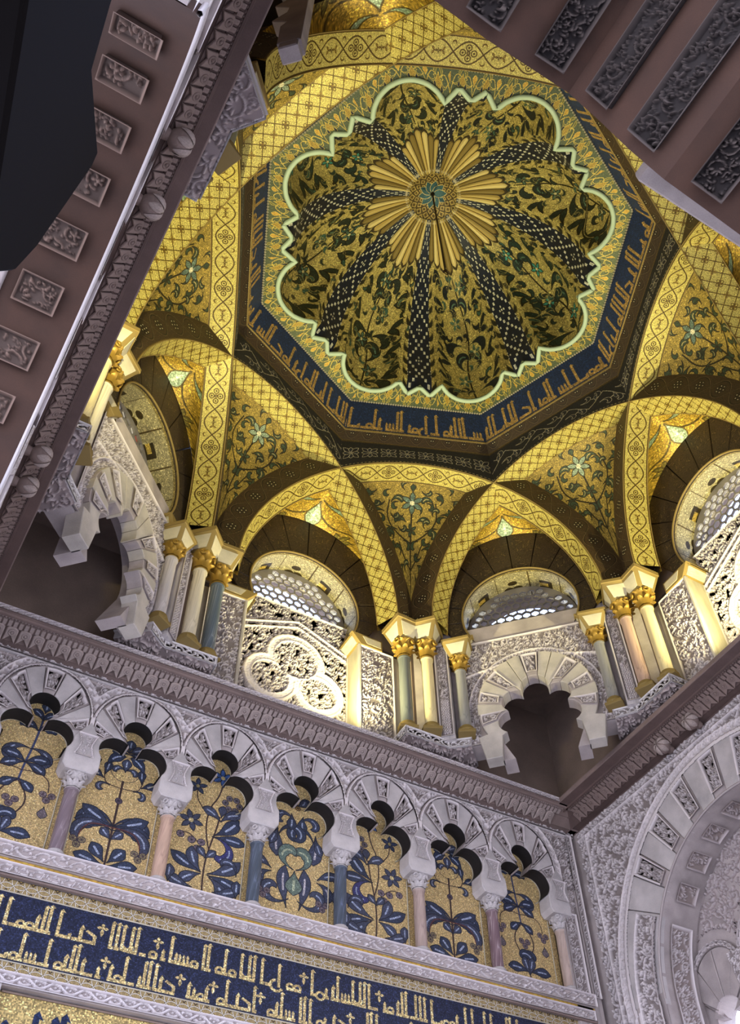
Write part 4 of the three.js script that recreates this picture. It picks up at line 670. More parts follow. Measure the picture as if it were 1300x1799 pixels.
// ------------------------------------------------------------------ shelf brackets under the column pairs
const SHELF = [[0, 1, 'white-edged carved shelf under the green and cream columns'], [0, -1, 'white-edged carved shelf under the white and blue-grey columns'], [90, -1, 'carved shelf under the pink and cream columns on the right'], [-90, 1, 'dark carved bracket standing out at the left, below the pale lit column'], [-90, -1, 'dark carved bracket at the upper left below the gold-framed block']];
for (const [deg, s, l] of SHELF) {
  const g = tag(base('shelf_bracket', deg, 0), l, 'shelf', 'carved shelves under the column pairs'); const zf = -2.76, y0 = 5.40, y1 = 5.50;
  const P = [[0.98, -3.14], [0.98, zf], [1.46, zf], [1.63, -2.62], [1.87, -2.86], [1.62, -3.14]].map(([x, z]) => [s * x, -z]);
  M_('slab', new THREE.ExtrudeGeometry(G.shape(P), { depth: y1 - y0 - 0.012, bevelEnabled: false }).rotateX(-PI / 2).translate(0, y0 + 0.006, 0), MAT.voussoir, g);
  M_('top_fillet', new THREE.ExtrudeGeometry(G.shape(P.map(([x, z]) => [x, z])), { depth: 0.012, bevelEnabled: true, bevelSize: 0.012, bevelThickness: 0.004, bevelSegments: 1 }).rotateX(-PI / 2).translate(0, y1 - 0.012, 0), MAT.voussoir, g);
  for (const [a, b] of [[P[1], P[2]], [P[2], P[3]], [P[0], P[1]]]) {
    const L = Math.hypot(b[0] - a[0], b[1] - a[1]), tx = (b[0] - a[0]) / L, tz = (b[1] - a[1]) / L, nx = -tz * -s, nz = tx * -s;
    relief(g, 'carved_edge', 0, y0 + 0.006, L, y1 - y0 - 0.012, { tile: BAND, scale: 0.2, scaleY: 0.094, oy: -y0, depth: 0.012, cell: 0.007, rim: 0.007, color: [0.72, 0.68, 0.68], map: (x, y, z) => [a[0] + tx * x + nx * z, y, -(a[1] + tz * x + nz * z)] });
  }
  const inside = (x, z) => { let c = false; for (let i = 0, j = P.length - 1; i < P.length; j = i++) if ((P[i][1] > z) !== (P[j][1] > z) && x < (P[j][0] - P[i][0]) * (z - P[i][1]) / (P[j][1] - P[i][1]) + P[i][0]) c = !c; return c; };
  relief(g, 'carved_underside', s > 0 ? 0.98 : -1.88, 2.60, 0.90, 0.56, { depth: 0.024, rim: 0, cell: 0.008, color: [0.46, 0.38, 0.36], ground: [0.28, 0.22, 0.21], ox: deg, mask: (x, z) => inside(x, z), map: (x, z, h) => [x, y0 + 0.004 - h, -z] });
}
// ------------------------------------------------------------------ cornice: one per side, leaves as parts
function cornice(deg, D, half, label, matLeaf, dark, s0, s1) {
  const g = tag(base('cornice', deg, D), label, 'cornice'), P = D - (deg === -90 ? 2.86 : LIP);      // P: projection from the wall
  const run = (y0, z0, y1, z1, m, nm) => M_(nm, G.grid(8, 1, (u, v) => ({ p: [lerp(-half, half, u), lerp(y0, y1, v), lerp(z0, z1, v)], uv: [u * 2 * half, lerp(y0, y1, v) + lerp(z0, z1, v)] })), m, g);
  const k = P / 0.31 * (deg === 0 ? 1 : 0.78), prof = [[5.10, -0.1], [5.165, -0.02], [5.165, 0.07 * k], [5.155, 0.075 * k], [5.215, 0.168 * k], [5.21, 0.175 * k], [5.236, 0.24 * k], [5.236, 0.255 * k], [5.225, 0.262 * k], [5.225, 0.285 * k], [5.240, 0.290 * k], [5.240, P], [LEDGE, P], [LEDGE, -0.45]];
  M_('body', G.grid(4, prof.length - 1, (u, v) => { const q = prof[Math.round(v * (prof.length - 1))]; return { p: [lerp(-half, half, u), q[0], q[1]], uv: [u * 2 * half, v * 0.6] }; }).toNonIndexed(), dark, g).geometry.computeVertexNormals();
  // leaf row: pointed shield leaves with a rosette
  const side = deg !== 0, len = 0.102 * k, ll = Math.hypot(len, 0.06), leafG = G.merge([
    G.extr([[-0.046, ll * 0.96], [-0.047, ll * 0.2], [-0.050, 0.0], [0, ll * (side ? 0.34 : 0.48)], [0.050, 0.0], [0.047, ll * 0.2], [0.046, ll * 0.96], [0.034, ll * 1.04], [0.016, ll * 1.09], [-0.016, ll * 1.09], [-0.034, ll * 1.04]], side ? 0.018 : 0.032, 0, side ? 0.004 : 0.006),
    new THREE.TorusGeometry(0.022, 0.006, 5, 14).translate(0, ll * 0.72, side ? 0.018 : 0.032), new THREE.SphereGeometry(0.010, 8, 6).translate(0, ll * 0.72, side ? 0.019 : 0.033)]);
  const slope = Math.atan2(0.06, len); leafG.rotateX(PI / 2);
  for (let s = s0; s < s1; s += 0.108) { const m = M_('leaf', leafG, matLeaf, g); m.position.set(s, 5.152, 0.074 * k); m.rotation.x = -slope; }
  // tongue row and rope, too small to count singly
  const T = [], B = []; for (let s = s0; s < s1; s += 0.0445) T.push(G.box(0.029, 0.022, 0.052 * k, s, 0, 0).rotateX(-0.36).translate(0, 5.217, 0.212 * k)); stuff(M_('tongue_row', G.merge(T), matLeaf, g));
  for (let s = s0; s < s1; s += 0.026) B.push(new THREE.OctahedronGeometry(0.013, 0).scale(0.9, 1, 1).translate(s, 5.235, 0.25 * k)); stuff(M_('rope_beads', G.merge(B), matLeaf, g));
  if (deg === 0) relief(g, 'carved_lip', s0, 5.242, s1 - s0, LEDGE - 5.242, { tile: KNOT, scale: 0.12, scaleY: 0.048, oy: -5.242, depth: 0.012, z: P, cell: 0.008, rim: 0.004, color: [0.6, 0.53, 0.53] });
  else M_('lip', G.bbox(s1 - s0, LEDGE - 5.242, 0.012, (s0 + s1) / 2, (LEDGE + 5.242) / 2, P + 0.004, 0.003), matLeaf, g);
  return g;
}
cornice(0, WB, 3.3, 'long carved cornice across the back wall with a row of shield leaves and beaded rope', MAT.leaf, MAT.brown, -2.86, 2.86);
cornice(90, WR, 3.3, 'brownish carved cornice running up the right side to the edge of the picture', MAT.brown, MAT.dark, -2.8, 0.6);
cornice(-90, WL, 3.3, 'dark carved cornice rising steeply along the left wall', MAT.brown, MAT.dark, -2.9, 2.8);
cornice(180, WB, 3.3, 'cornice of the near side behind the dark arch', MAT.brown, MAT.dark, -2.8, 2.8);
// carved knobs under the side cornices
for (const [deg, D, s, l] of [[90, WR, -1.52, 'pale carved knob under the right cornice, lower of the two'], [90, WR, -1.12, 'pale carved knob under the right cornice, upper of the two'], [-90, WL, -1.35, 'carved knob with a blue glint on the left cornice, topmost'], [-90, WL, -0.92, 'carved knob on the left cornice, second from the top'], [-90, WL, 1.12, 'carved knob on the left cornice, third from the top'], [-90, WL, 1.42, 'carved knob low on the left cornice, lowest of four']]) {
  const g = tag(base('carved_boss', deg, D, s, 5.14), l, 'boss', 'carved bosses on the side cornices');
  M_('ball', new THREE.SphereGeometry(0.072, 20, 14).translate(0, 0, 0.12), MAT.brown, g); M_('neck', G.lathe([[0.03, 0], [0.04, 0.03], [0.03, 0.08]], 14).rotateX(PI / 2), MAT.brown, g);
  for (let k = 0; k < 6; k++) { const a = k * PI / 3; M_('petal', G.grid(4, 6, (u, v) => { const q = u * 2 - 1, t = v * 1.7 + 0.1, R = 0.078 + 0.014 * (1 - q * q) * Math.sin(v * PI), w = q * 0.45 * Math.sin(PI * Math.min(1, v * 0.8 + 0.15)); const th = a + w; return { p: [R * Math.sin(t) * Math.cos(th), R * Math.sin(t) * Math.sin(th), 0.12 + R * Math.cos(t)] }; }), MAT.leaf, g); }
}

// ------------------------------------------------------------------ back wall: blind arcade
const AX = (k) => 0.125 + 0.776 * (k - 3), SPX = 0.388;
const ORD = ['first', 'second', 'third', 'fourth', 'fifth', 'sixth', 'seventh'];
{ // frieze and mouldings under the cornice
  const f = tag(base('carved_frieze', 0, WB), 'narrow carved frieze right under the back cornice', 'frieze');
  M_('core', G.box(6.3, 0.15, 0.12, 0, 5.16, -0.07), MAT.plain, f);
  relief(f, 'carving', -2.9, 5.135, 6.05, 0.075, { tile: BAND, scale: 0.22, scaleY: 0.078, oy: -5.135, depth: 0.014, cell: 0.0075, rim: 0.007 });
  M_('moulding', G.bbox(6.3, 0.018, 0.03, 0, 5.118, 0.0), MAT.voussoir, f);
  const sp = tag(base('spandrel_relief', 0, WB), 'carved stucco spandrels between and above the seven blind arches', 'relief panel');
  M_('core', new THREE.ExtrudeGeometry(G.shape([[-3.2, 4.0], [-2.62, 4.0], ...[0, 1, 2, 3, 4, 5, 6].flatMap((k) => Array.from({ length: 15 }, (_, i) => { const a = lerp(PI, 0, i / 14); return [AX(k) + Math.cos(a) * 0.36, 4.66 + Math.sin(a) * 0.42]; })), [2.84, 3.5], [3.2, 3.5], [3.2, 5.14], [-3.2, 5.14]]), { depth: 0.1, bevelEnabled: false }).translate(0, 0, -0.13), MAT.plain, sp);
  const ringD = (x, y) => { let b = 9; for (let k = 0; k < 7; k++) b = Math.min(b, Math.hypot((x - AX(k)) / 0.372, (y - 4.665) / 0.435)); return b; };
  relief(sp, 'carving', -2.75, 4.25, 5.85, 0.86, { cell: 0.008, z: -0.028, depth: 0.03, rim: 0, scale: 0.42, scaleY: 0.42, tile: VINE_FINE, mask: (x, y) => ringD(x, y) > 0.99 && (y > 4.62 || x > 2.82), fn: (x, y) => { const d = ringD(x, y); if (d < 1.05) return 1.25; if (d < 1.08) return 0.1; if (d < 1.20) return 0.35 + 0.65 * sample(KNOT, (x + y * 0.7) / 0.14, y / 0.14); if (d < 1.24) return 1.15; return sample(VINE_FINE, x / 0.46, y / 0.46); } });
  for (const [x, w, z, l] of [[2.925, 0.15, 0.0, 'tall carved strip closing the arcade at its right end'], [3.075, 0.07, 0.012, 'narrow carved corner strip beside the right wall']]) {
    const st = tag(base('carved_strip', 0, WB), l, 'relief panel'); M_('core', G.box(w + 0.02, 2.9, 0.13, x, 3.05, -0.075 + z), MAT.plain, st);
    relief(st, 'carving', x - w / 2, 3.46, w, w > 0.1 ? 0.78 : 1.66, { tile: w > 0.1 ? VINE_FINE : BAND, scale: w > 0.1 ? 0.4 : 0.16, scaleY: w > 0.1 ? 0.4 : 0.07, depth: 0.02, rim: 0.01, z: z - 0.008, cell: 0.0075, ...(w > 0.1 ? {} : { fn: (xx, yy) => sample(BAND, yy / 0.16, (xx - 3.04) / 0.07) }) });
  }
}
const mPanel = PANEL.map((k) => mosaicMat(k, 1, 1, 0.5, 0.12));
const PLAB = ['with a looped stem, at the far left edge', 'of dark blue candelabra scrolls, second from the left', 'of a flowering vine with bright blue star flower, third from the left', 'of blue scrolls and a green trefoil, in the middle of the arcade', 'of a flowering vine with purple leaf, fifth from the left', 'of dark blue candelabra scrolls, second from the right', 'in shadow with looped stem, at the right end of the arcade'];
const COLM = [SH2('a', '#7a6a70', '#a89a9e'), SH2('b', '#c0a08c', '#8a6a64'), SH2('c', '#4c5460', '#8088a0'), SH2('d', '#4a525e', '#7880a0'), SH2('e', '#b09a90', '#7a6468'), SH2('f', '#7a6268', '#d0c0c0'), SH2('g', '#b8a296', '#8a7a74')];
function SH2(k, a, b) { return marble('s' + k, a, b); }
const CLAB = ['purple-brown', 'pinkish veined', 'dark slate', 'dark blue-grey speckled', 'pale pinkish grey', 'mottled purple', 'slim pinkish'];
const lobesA = [[0, 4.715, 0.122], [-0.148, 4.475, 0.137], [0.148, 4.475, 0.137]], rArc = rayCircles(0, 4.5, lobesA, 0.08), rExt = rayEllipse(0, 4.5, 0, 4.665, 0.372, 0.435);
const arcCuts = cutsOf([-2, 13, 31, 47, 65, 82, 98, 115, 133, 149, 167, 182]);
for (let k = 0; k < 7; k++) {
  const ar = tag(base('blind_arch', 0, WB, AX(k)), 'three-lobed white stone arch with carved wedges, ' + ORD[k] + ' from the left in the blind arcade', 'arch', 'blind arcade arches');
  voussoirs(ar, 0, 4.5, rArc, rExt, arcCuts, 0.15, 0.006, (i) => i % 2 === 1 && i !== 5 || i === 5, { n: 9, cells: 20, mat: MAT.voussoir, scale: 0.3 });
  M_('dark_soffit', G.grid(64, 1, (u, w) => { const a = lerp(-0.5, PI + 0.5, u), r = rArc(a) - 0.003; return { p: [Math.cos(a) * r, 4.5 + Math.sin(a) * r, 0.0 - w * 0.15], uv: [u, w] }; }), MAT.nearBlack, ar);  // near-black strip lining the lobed opening from front to back
  const pn = tag(base('mosaic_panel', 0, WB, AX(k)), 'gold mosaic panel ' + PLAB[k], 'mosaic', 'mosaic panels of the blind arcade'), v = [0, 1, 2, 3, 2, 1, 0][k], flip = k > 3 ? -1 : 1;
  M_('glass_mosaic', G.grid(2, 2, (a, b) => ({ p: [lerp(-0.385, 0.385, a), lerp(3.46, 4.9, b), -0.155], uv: [0.5 + flip * (a - 0.5) * 0.77 / 0.72, lerp(-0.08, 1.01, b)] })), mPanel[v], pn);
  M_('backing', G.box(0.776, 1.5, 0.06, 0, 4.18, -0.19), MAT.void_, pn);
  const out = []; for (let i = 0; i <= 40; i++) { const a = lerp(-0.62, PI + 0.62, i / 40), r = rArc(a) + 0.004; out.push([Math.cos(a) * r, 4.5 + Math.sin(a) * r, -0.15]); }
  for (const L of [out.map(([x, y, z]) => [x * 0.97, y, z]), [[0.318, 4.2, -0.15], [0.318, 3.5, -0.15]], [[-0.318, 4.2, -0.15], [-0.318, 3.5, -0.15]]]) M_('white_outline', G.tubeLine(L, 0.006, 4), MAT.cream, pn);
}
for (let k = -1; k < 7; k++) {
  const x = AX(k) + SPX, last = k === 6;
  const cb = tag(base('stone_corbel', 0, WB, x), 'white stone block with hourglass carving on the column ' + (k < 0 ? 'left of the first mosaic panel' : k < 6 ? 'between the ' + ORD[k] + ' and ' + ORD[k + 1] + ' mosaic panels' : 'at the right end of the arcade'), 'corbel', 'stone corbels of the arcade');
  const L = [], R = []; for (let i = 0; i <= 10; i++) { const a = lerp(0.02, -0.52, i / 10); L.push([SPX - (Math.cos(a) * rArc(a)), 4.5 + Math.sin(a) * rArc(a)]); }
  const side = L.map(([q, y]) => [Math.min(q, 0.138), y]);
  const P = [[0, 4.68], ...side.map(([q, y]) => [-q, y]), [-0.142, 4.31], [-0.142, 4.25], [-0.11, 4.205], [0.11, 4.205], [0.142, 4.25], [0.142, 4.31], ...side.slice().reverse().map(([q, y]) => [q, y])];
  if (last) for (const p of P) if (p[0] > 0.10) p[0] = 0.10;
  M_('block', G.extr(P, 0.17, -0.15, 0.006), MAT.voussoir, cb);
  const hg = (y) => 0.045 + 0.035 * Math.pow(Math.abs(y - 4.44) / 0.11, 1.3);
  relief(cb, 'carving', -0.085, 4.335, 0.17, 0.21, { z: 0.012, depth: 0.02, cell: 0.006, rim: 0, mask: (xx, y) => Math.abs(xx) < hg(y) + 0.006, fn: (xx, y) => { const e = Math.min(hg(y) - Math.abs(xx), y - 4.335, 4.545 - y); return e < 0.008 ? 1 : e < 0.014 ? 0 : sample(VINE_FINE, (xx + k) / 0.26, y / 0.26); } });
  const co = tag(base('colonnette', 0, WB, x, 3.50), CLAB[Math.max(0, k)] + ' marble colonnette ' + (k < 0 ? 'at the far left' : k < 6 ? 'between the ' + ORD[k] + ' and ' + ORD[k + 1] + ' mosaic panels' : 'at the right end of the arcade'), 'column', 'colonnettes of the blind arcade');
  const cz = -0.07;
  M_('base', G.lathe([[0.075, 0], [0.078, 0.012], [0.066, 0.02], [0.07, 0.032], [0.058, 0.045]], 18).translate(0, 0, cz), MAT.voussoir, co);
  M_('shaft', G.lathe([[0.052, 0.04], [0.053, 0.3], [0.05, 0.555], [0.057, 0.56], [0.057, 0.575]], 18).translate(0, 0, cz), COLM[Math.max(0, k)], co);
    const cap = leafyCapital(co, 0.57, 0.135, 0.05, 0.078, MAT.voussoir); cap.position.z = cz; cap.material = MAT.voussoir;
}
// ------------------------------------------------------------------ bands below the arcade
const BX0 = -2.75, BX1 = 3.04;
function band(name, label, cat, y0, y1, fill, depth = 0.0) {
  const g = tag(base(name, 0, WB), label, cat); fill(g, y0, y1); return g;
}
band('carved_band', 'carved stone band directly under the colonnettes, upper of two', 'band', 3.375, 3.485, (g, a, b) => { M_('core', G.bbox(BX1 - BX0, b - a, 0.13, (BX0 + BX1) / 2, (a + b) / 2, -0.06, 0.005), MAT.plain, g); relief(g, 'carving', BX0, a, BX1 - BX0, b - a, { tile: BAND, scale: 0.26, scaleY: b - a, oy: -a, depth: 0.028, z: -0.004, cell: 0.0065, rim: 0.01 }); });
band('gold_strip', 'plain gold mosaic strip between two carved bands', 'strip', 3.335, 3.375, (g, a, b) => M_('strip', G.box(BX1 - BX0, b - a, 0.08, (BX0 + BX1) / 2, (a + b) / 2, -0.05), mosaicMat(canvasOf(256, 64, (c, w, h) => { c.fillStyle = '#cfa650'; c.fillRect(0, 0, w, h); tesserae(c, w, h, 4, 0.5, 0.15); }), 2, 2, 0.4, 0.4), g));
band('carved_band', 'carved stone band above the diamond-woven mosaic border', 'band', 3.25, 3.335, (g, a, b) => { M_('core', G.bbox(BX1 - BX0 - 0.04, b - a, 0.13, (BX0 + BX1) / 2, (a + b) / 2, -0.062, 0.005), MAT.plain, g); relief(g, 'carving', BX0, a, BX1 - BX0 - 0.04, b - a, { tile: BAND, scale: 0.22, scaleY: b - a, ox: 0.07, oy: -a, depth: 0.028, z: -0.006, cell: 0.0065, rim: 0.008 }); M_('lower_fillet', G.bbox(BX1 - BX0 - 0.04, 0.016, 0.03, (BX0 + BX1) / 2, a - 0.004, 0.0, 0.004), MAT.brown, g); });
const flat = (x0, x1, a, b, z, ru, rv) => G.grid(1, 1, (u, v) => ({ p: [lerp(x0, x1, u), lerp(a, b, v), z], uv: [u * ru, v * rv] }));
const backer = (g, a, b) => M_('backing', G.box(5.9, b - a, 0.1, 0.1, (a + b) / 2, -0.13), MAT.void_, g);
const mWoven = mosaicMat(WOVEN, 1, 1, 0.5, 0.2);
band('woven_border', 'mosaic border of interlaced white circles above the inscription', 'border', 3.155, 3.245, (g, a, b) => { M_('mosaic', flat(BX0, BX1, a, b, -0.035, (BX1 - BX0) / 0.17, 0.5), mWoven, g); backer(g, a, b); M_('white_line', G.bbox(BX1 - BX0, 0.008, 0.008, (BX0 + BX1) / 2, a, -0.032, 0.002), MAT.cream, g); });
band('kufic_inscription', 'dark blue mosaic panel with two lines of gold Kufic script', 'inscription', 2.695, 3.155, (g, a, b) => { M_('script', flat(-2.75, 3.04, a, b, -0.035, 1, 1), mosaicMat(INSCRIPTION, 1, 1, 0.42, 0.3), g); backer(g, a, b); });
band('woven_border', 'mosaic border of interlaced white circles below the inscription', 'border', 2.605, 2.695, (g, a, b) => { M_('mosaic', flat(BX0, BX1, a, b, -0.035, (BX1 - BX0) / 0.17, 0.5), mWoven, g); backer(g, a, b); M_('white_line', G.bbox(BX1 - BX0, 0.008, 0.008, (BX0 + BX1) / 2, b, -0.032, 0.002), MAT.cream, g); });
band('carved_band', 'white interlaced carved band at the lower left, framing the bottom gold panel', 'band', 2.525, 2.605, (g, a, b) => { M_('core', G.bbox(BX1 - BX0, b - a, 0.13, (BX0 + BX1) / 2, (a + b) / 2, -0.055, 0.005), MAT.plain, g); relief(g, 'carving', BX0, a, BX1 - BX0, b - a, { tile: KNOT, scale: 0.2, scaleY: b - a, oy: -a, depth: 0.026, z: 0.004, cell: 0.0065, rim: 0.008 }); for (let i = 0; i < 1; i++) M_('upright', G.bbox(0.06, 0.9, 0.09, -1.96, 2.1, -0.02, 0.006), MAT.voussoir, g); });
band('gold_mosaic', 'gold mosaic panel with dark letters at the bottom left corner', 'mosaic', 1.95, 2.515, (g, a, b) => { M_('mosaic', flat(-1.92, 3.0, a, b, -0.05, 1, 1), mosaicMat(GOLD_TEXT, 1, 1, 0.42, 0.35), g); backer(g, a, b); M_('black_edge', G.bbox(4.9, 0.012, 0.01, 0.54, b - 0.004, -0.04, 0.002), MAT.void_, g); });
// ------------------------------------------------------------------ side walls: two round arches each, alternating plain and carved wedges
const ARC0 = { s: -1.12, y: 3.16, r: 1.23 }, ARC = ARC0;
const archHole = (s, r, y, yb, n = 28) => { const p = [[s + r, yb]]; for (let i = 0; i <= n; i++) { const a = PI * i / n; p.push([s + Math.cos(a) * r, y + Math.sin(a) * r]); } p.push([s - r, yb]); return p; };
for (const [side, deg, D] of [['right', 90, WR], ['left', -90, WL]]) {
  const right = deg === 90, ARC = right ? ARC0 : { s: -1.2, y: 3.1, r: 1.3 }, w = base('wall_' + side, deg, D); struct(w);
  M_('masonry', new THREE.ExtrudeGeometry(G.shape([[-3.6, FLOOR], [3.6, FLOOR], [3.6, LEDGE], [-3.6, LEDGE]], [right ? archHole(ARC.s, ARC.r + 0.005, ARC.y, FLOOR + 0.02) : [...archHole(ARC.s, ARC.r + 0.005, ARC.y, FLOOR + 0.02).slice(0, -1), [-3.5, ARC.y], [-3.5, FLOOR + 0.02]], archHole(1.32, ARC.r, ARC.y, FLOOR + 0.02)]), { depth: 0.44, bevelEnabled: false, curveSegments: 4 }).translate(0, 0, -0.47), MAT.plain, w);
  const ar = tag(base('wall_arch', deg, D), right ? 'large round arch of alternating plain and carved wedges on the right wall' : 'big arch on the left wall seen edge-on, its underside set with carved squares', 'arch');
  const rOut = rayEllipse(ARC.s, ARC.y, ARC.s - 0.04, ARC.y + 0.16, 1.56, 1.55);
  voussoirs(ar, ARC.s, ARC.y, () => ARC.r + (right ? 0 : 0.014), rOut, cutsOf(right ? [30.8, 37.7, 45.1, 52, 59.4, 66.3, 73.7, 80.6, 88, 94.9, 102.3, 109.2, 116.6, 123.5, 130.9, 137.8, 148, 182] : [9, 22, 35, 47, 59, 71, 83, 95, 107, 119, 131, 143, 150]), 0.06, 0.02, right ? (i) => i % 2 === 0 && i < 15 : (i) => i % 2 === 0, { n: 6, cells: right ? 40 : 14, mat: MAT.voussoir, depth: 0.028, asp: 2.2 });
  // soffit with carved squares between plain blocks
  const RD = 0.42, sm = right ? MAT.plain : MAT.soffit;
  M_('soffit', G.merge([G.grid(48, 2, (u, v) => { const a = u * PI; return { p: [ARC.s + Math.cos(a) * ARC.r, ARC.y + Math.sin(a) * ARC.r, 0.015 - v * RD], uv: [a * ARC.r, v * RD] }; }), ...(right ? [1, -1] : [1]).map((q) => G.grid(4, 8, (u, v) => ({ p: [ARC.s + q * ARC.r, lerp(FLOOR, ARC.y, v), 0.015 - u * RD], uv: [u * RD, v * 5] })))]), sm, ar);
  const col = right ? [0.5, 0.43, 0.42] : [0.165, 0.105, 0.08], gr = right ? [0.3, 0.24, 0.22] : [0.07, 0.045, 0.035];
  for (let k = 0; k < 9; k++) {
    const a = rad(right ? 137.4 - k * 14.2 : 19 + k * 14.2);
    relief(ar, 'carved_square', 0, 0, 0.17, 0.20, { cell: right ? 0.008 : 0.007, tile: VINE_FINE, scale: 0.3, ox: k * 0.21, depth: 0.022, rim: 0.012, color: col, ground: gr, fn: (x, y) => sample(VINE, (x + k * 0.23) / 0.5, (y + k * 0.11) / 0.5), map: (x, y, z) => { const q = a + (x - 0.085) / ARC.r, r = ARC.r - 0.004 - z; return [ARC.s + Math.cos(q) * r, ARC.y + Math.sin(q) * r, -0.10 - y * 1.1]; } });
  }
  const js = right ? -1 : 1;                     // the jamb that the camera sees
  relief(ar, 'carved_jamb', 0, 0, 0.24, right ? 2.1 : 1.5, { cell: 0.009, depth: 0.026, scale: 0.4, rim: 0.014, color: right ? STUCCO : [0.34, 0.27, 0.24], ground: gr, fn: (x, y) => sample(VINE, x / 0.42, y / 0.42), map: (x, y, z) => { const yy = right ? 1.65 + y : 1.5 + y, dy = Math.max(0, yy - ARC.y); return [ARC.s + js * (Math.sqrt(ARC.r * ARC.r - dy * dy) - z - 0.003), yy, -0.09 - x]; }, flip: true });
  // carved field of the wall
  const f = tag(base('wall_carving', deg, D), right ? 'dense carved stucco filling the right wall between corner and arch' : 'carved edge of the left wall catching blue light, seen edge-on', 'relief panel');
  const dR = (x, y) => { const a = Math.atan2(y - ARC.y, x - ARC.s), q = Math.hypot(x - ARC.s, y - ARC.y); return y < ARC.y ? Math.abs(x - ARC.s) - 1.52 : q - rOut(a); };
  const x0 = -3.02, x1 = right ? -0.3 : 3.0;
  relief(f, 'carving', x0, 2.2, x1 - x0, 2.93, { cell: right ? 0.0095 : 0.016, depth: 0.034, scale: 0.56, rim: 0, z: -0.025, mask: (x, y) => dR(x, y) > -0.02 && (right || x < 0.3 || y > 4.2 && Math.hypot(x - 1.32, y - ARC.y) > ARC.r + 0.02), fn: (x, y) => { const d = dR(x, y); if (d < 0.03) return 1.2; if (d < 0.045) return 0; if (d < 0.10) return 0.4 + 0.6 * sample(KNOT, (x + y) / 0.15, d / 0.06); if (d < 0.12) return 1.1; if (y > 5.02) return y > 5.04 ? sample(BAND, x / 0.24, (y - 5.04) / 0.09) : 1.1; if (x < -2.88) return x > -2.9 ? 1.1 : sample(BAND, y / 0.24, (x + 3.02) / 0.12); return sample(VINE, x / 0.56, y / 0.56); } });
  M_('arris', G.tubeLine([...Array.from({ length: 41 }, (_, i) => { const a = PI * i / 40; return [ARC.s + Math.cos(a) * (ARC.r + 0.004), ARC.y + Math.sin(a) * (ARC.r + 0.004), 0.016]; })], 0.012, 5), right ? MAT.plain : MAT.voussoir, f);
}
// jamb carving of the right arch front, below the springing
{
  const p = tag(base('carved_strip', 90, WR), 'broad carved strip with flowers down the front of the right arch, below its wedges', 'relief panel');
  M_('core', G.box(0.36, 3.0, 0.08, ARC.s - ARC.r - 0.186, 1.72, -0.022), MAT.plain, p);
  relief(p, 'carving', ARC.s - ARC.r - 0.345, 2.2, 0.55, 1.8, { depth: 0.03, z: 0.022, rim: 0, cell: 0.008, mask: (x, y) => { const q = Math.hypot(x - ARC.s, y - ARC.y), a = Math.atan2(y - ARC.y, x - ARC.s); return y < ARC.y ? x > ARC.s - ARC.r - 0.30 && x < ARC.s - ARC.r - 0.02 : a > rad(149) && q > ARC.r + 0.03 && q < 1.51; }, fn: (x, y) => { const q = y < ARC.y ? ARC.s - x : Math.hypot(x - ARC.s, y - ARC.y); return q < ARC.r + 0.045 || q > 1.49 ? 1.1 : sample(VINE, x / 0.5 + 0.3, y / 0.5); } });
}
// right recess: carved tympanum over two small arches
{
  const t = tag(base('tympanum', 90, WR + 0.43), 'carved stucco tympanum inside the right arch with knotted scrolls', 'relief panel');
  const arches = [[-2.1, 3.42, 0.26], [-1.35, 3.42, 0.42]];
  M_('slab', new THREE.ExtrudeGeometry(G.shape([[ARC.s - 1.3, FLOOR], [ARC.s + 1.3, FLOOR], [ARC.s + 1.3, 4.6], [ARC.s - 1.3, 4.6]], arches.map(([s, y, r]) => archHole(s, r * 0.6, y - 0.42, 1.2, 16))), { depth: 0.2, bevelEnabled: false }).translate(0, 0, -0.2), MAT.plain, t);
  relief(t, 'carving', ARC.s - 1.22, 3.45, 1.75, 0.95, { depth: 0.035, scale: 0.62, cell: 0.010, rim: 0, z: -0.004, color: [0.5, 0.43, 0.42], ground: [0.27, 0.21, 0.2], mask: (x, y) => Math.hypot(x - ARC.s, y - ARC.y) < ARC.r + 0.03 && arches.every(([s, yy, r]) => y > yy && Math.hypot(x - s, y - yy) > r + 0.035 || Math.abs(x - s) > r + 0.035) });
  for (const [i, [s, y, r]] of arches.entries()) {
    const a = tag(base('small_arch', 90, WR + 0.42, s), i ? 'small plain arch with carved rim at the right edge, nearer the picture border' : 'small plain arch with carved rim inside the right arch, next to its jamb', 'arch');
    voussoirs(a, 0, y - 0.42, () => r * 0.6, rayEllipse(0, y - 0.42, 0, y - 0.12, r, r), cutsOf([12, 40, 66, 90, 114, 140, 168]), 0.1, 0.02, () => false, { mat: MAT.plain });
    relief(a, 'carved_rim', 0, 0, 1, 1, { cell: 0.016, depth: 0.02, rim: 0, fn: (x, yy) => sample(KNOT, x * 9, yy), color: [0.6, 0.53, 0.52], map: (x, yy, z) => { const q = PI * x, R = r + 0.055 * yy; return [Math.cos(q) * R, y - 0.12 + Math.sin(q) * R, 0.02 + z]; }, flip: true });
  }
  const p = tag(base('carved_pendant', 90, WR + 0.41, -1.8), 'tapering carved pendant between the two small arches', 'relief panel');
  M_('core', G.extr([[-0.13, 3.42], [0.1, 3.42], [0.05, 3.05], [0, 2.85], [-0.07, 3.05]], 0.06, -0.02, 0.005), MAT.plain, p);
  relief(p, 'carving', -0.11, 2.92, 0.2, 0.5, { depth: 0.018, z: 0.042, rim: 0, cell: 0.009, tile: VINE_FINE, scale: 0.3, mask: (x, y) => Math.abs(x + 0.01) < 0.015 + (y - 2.9) * 0.17 });
}
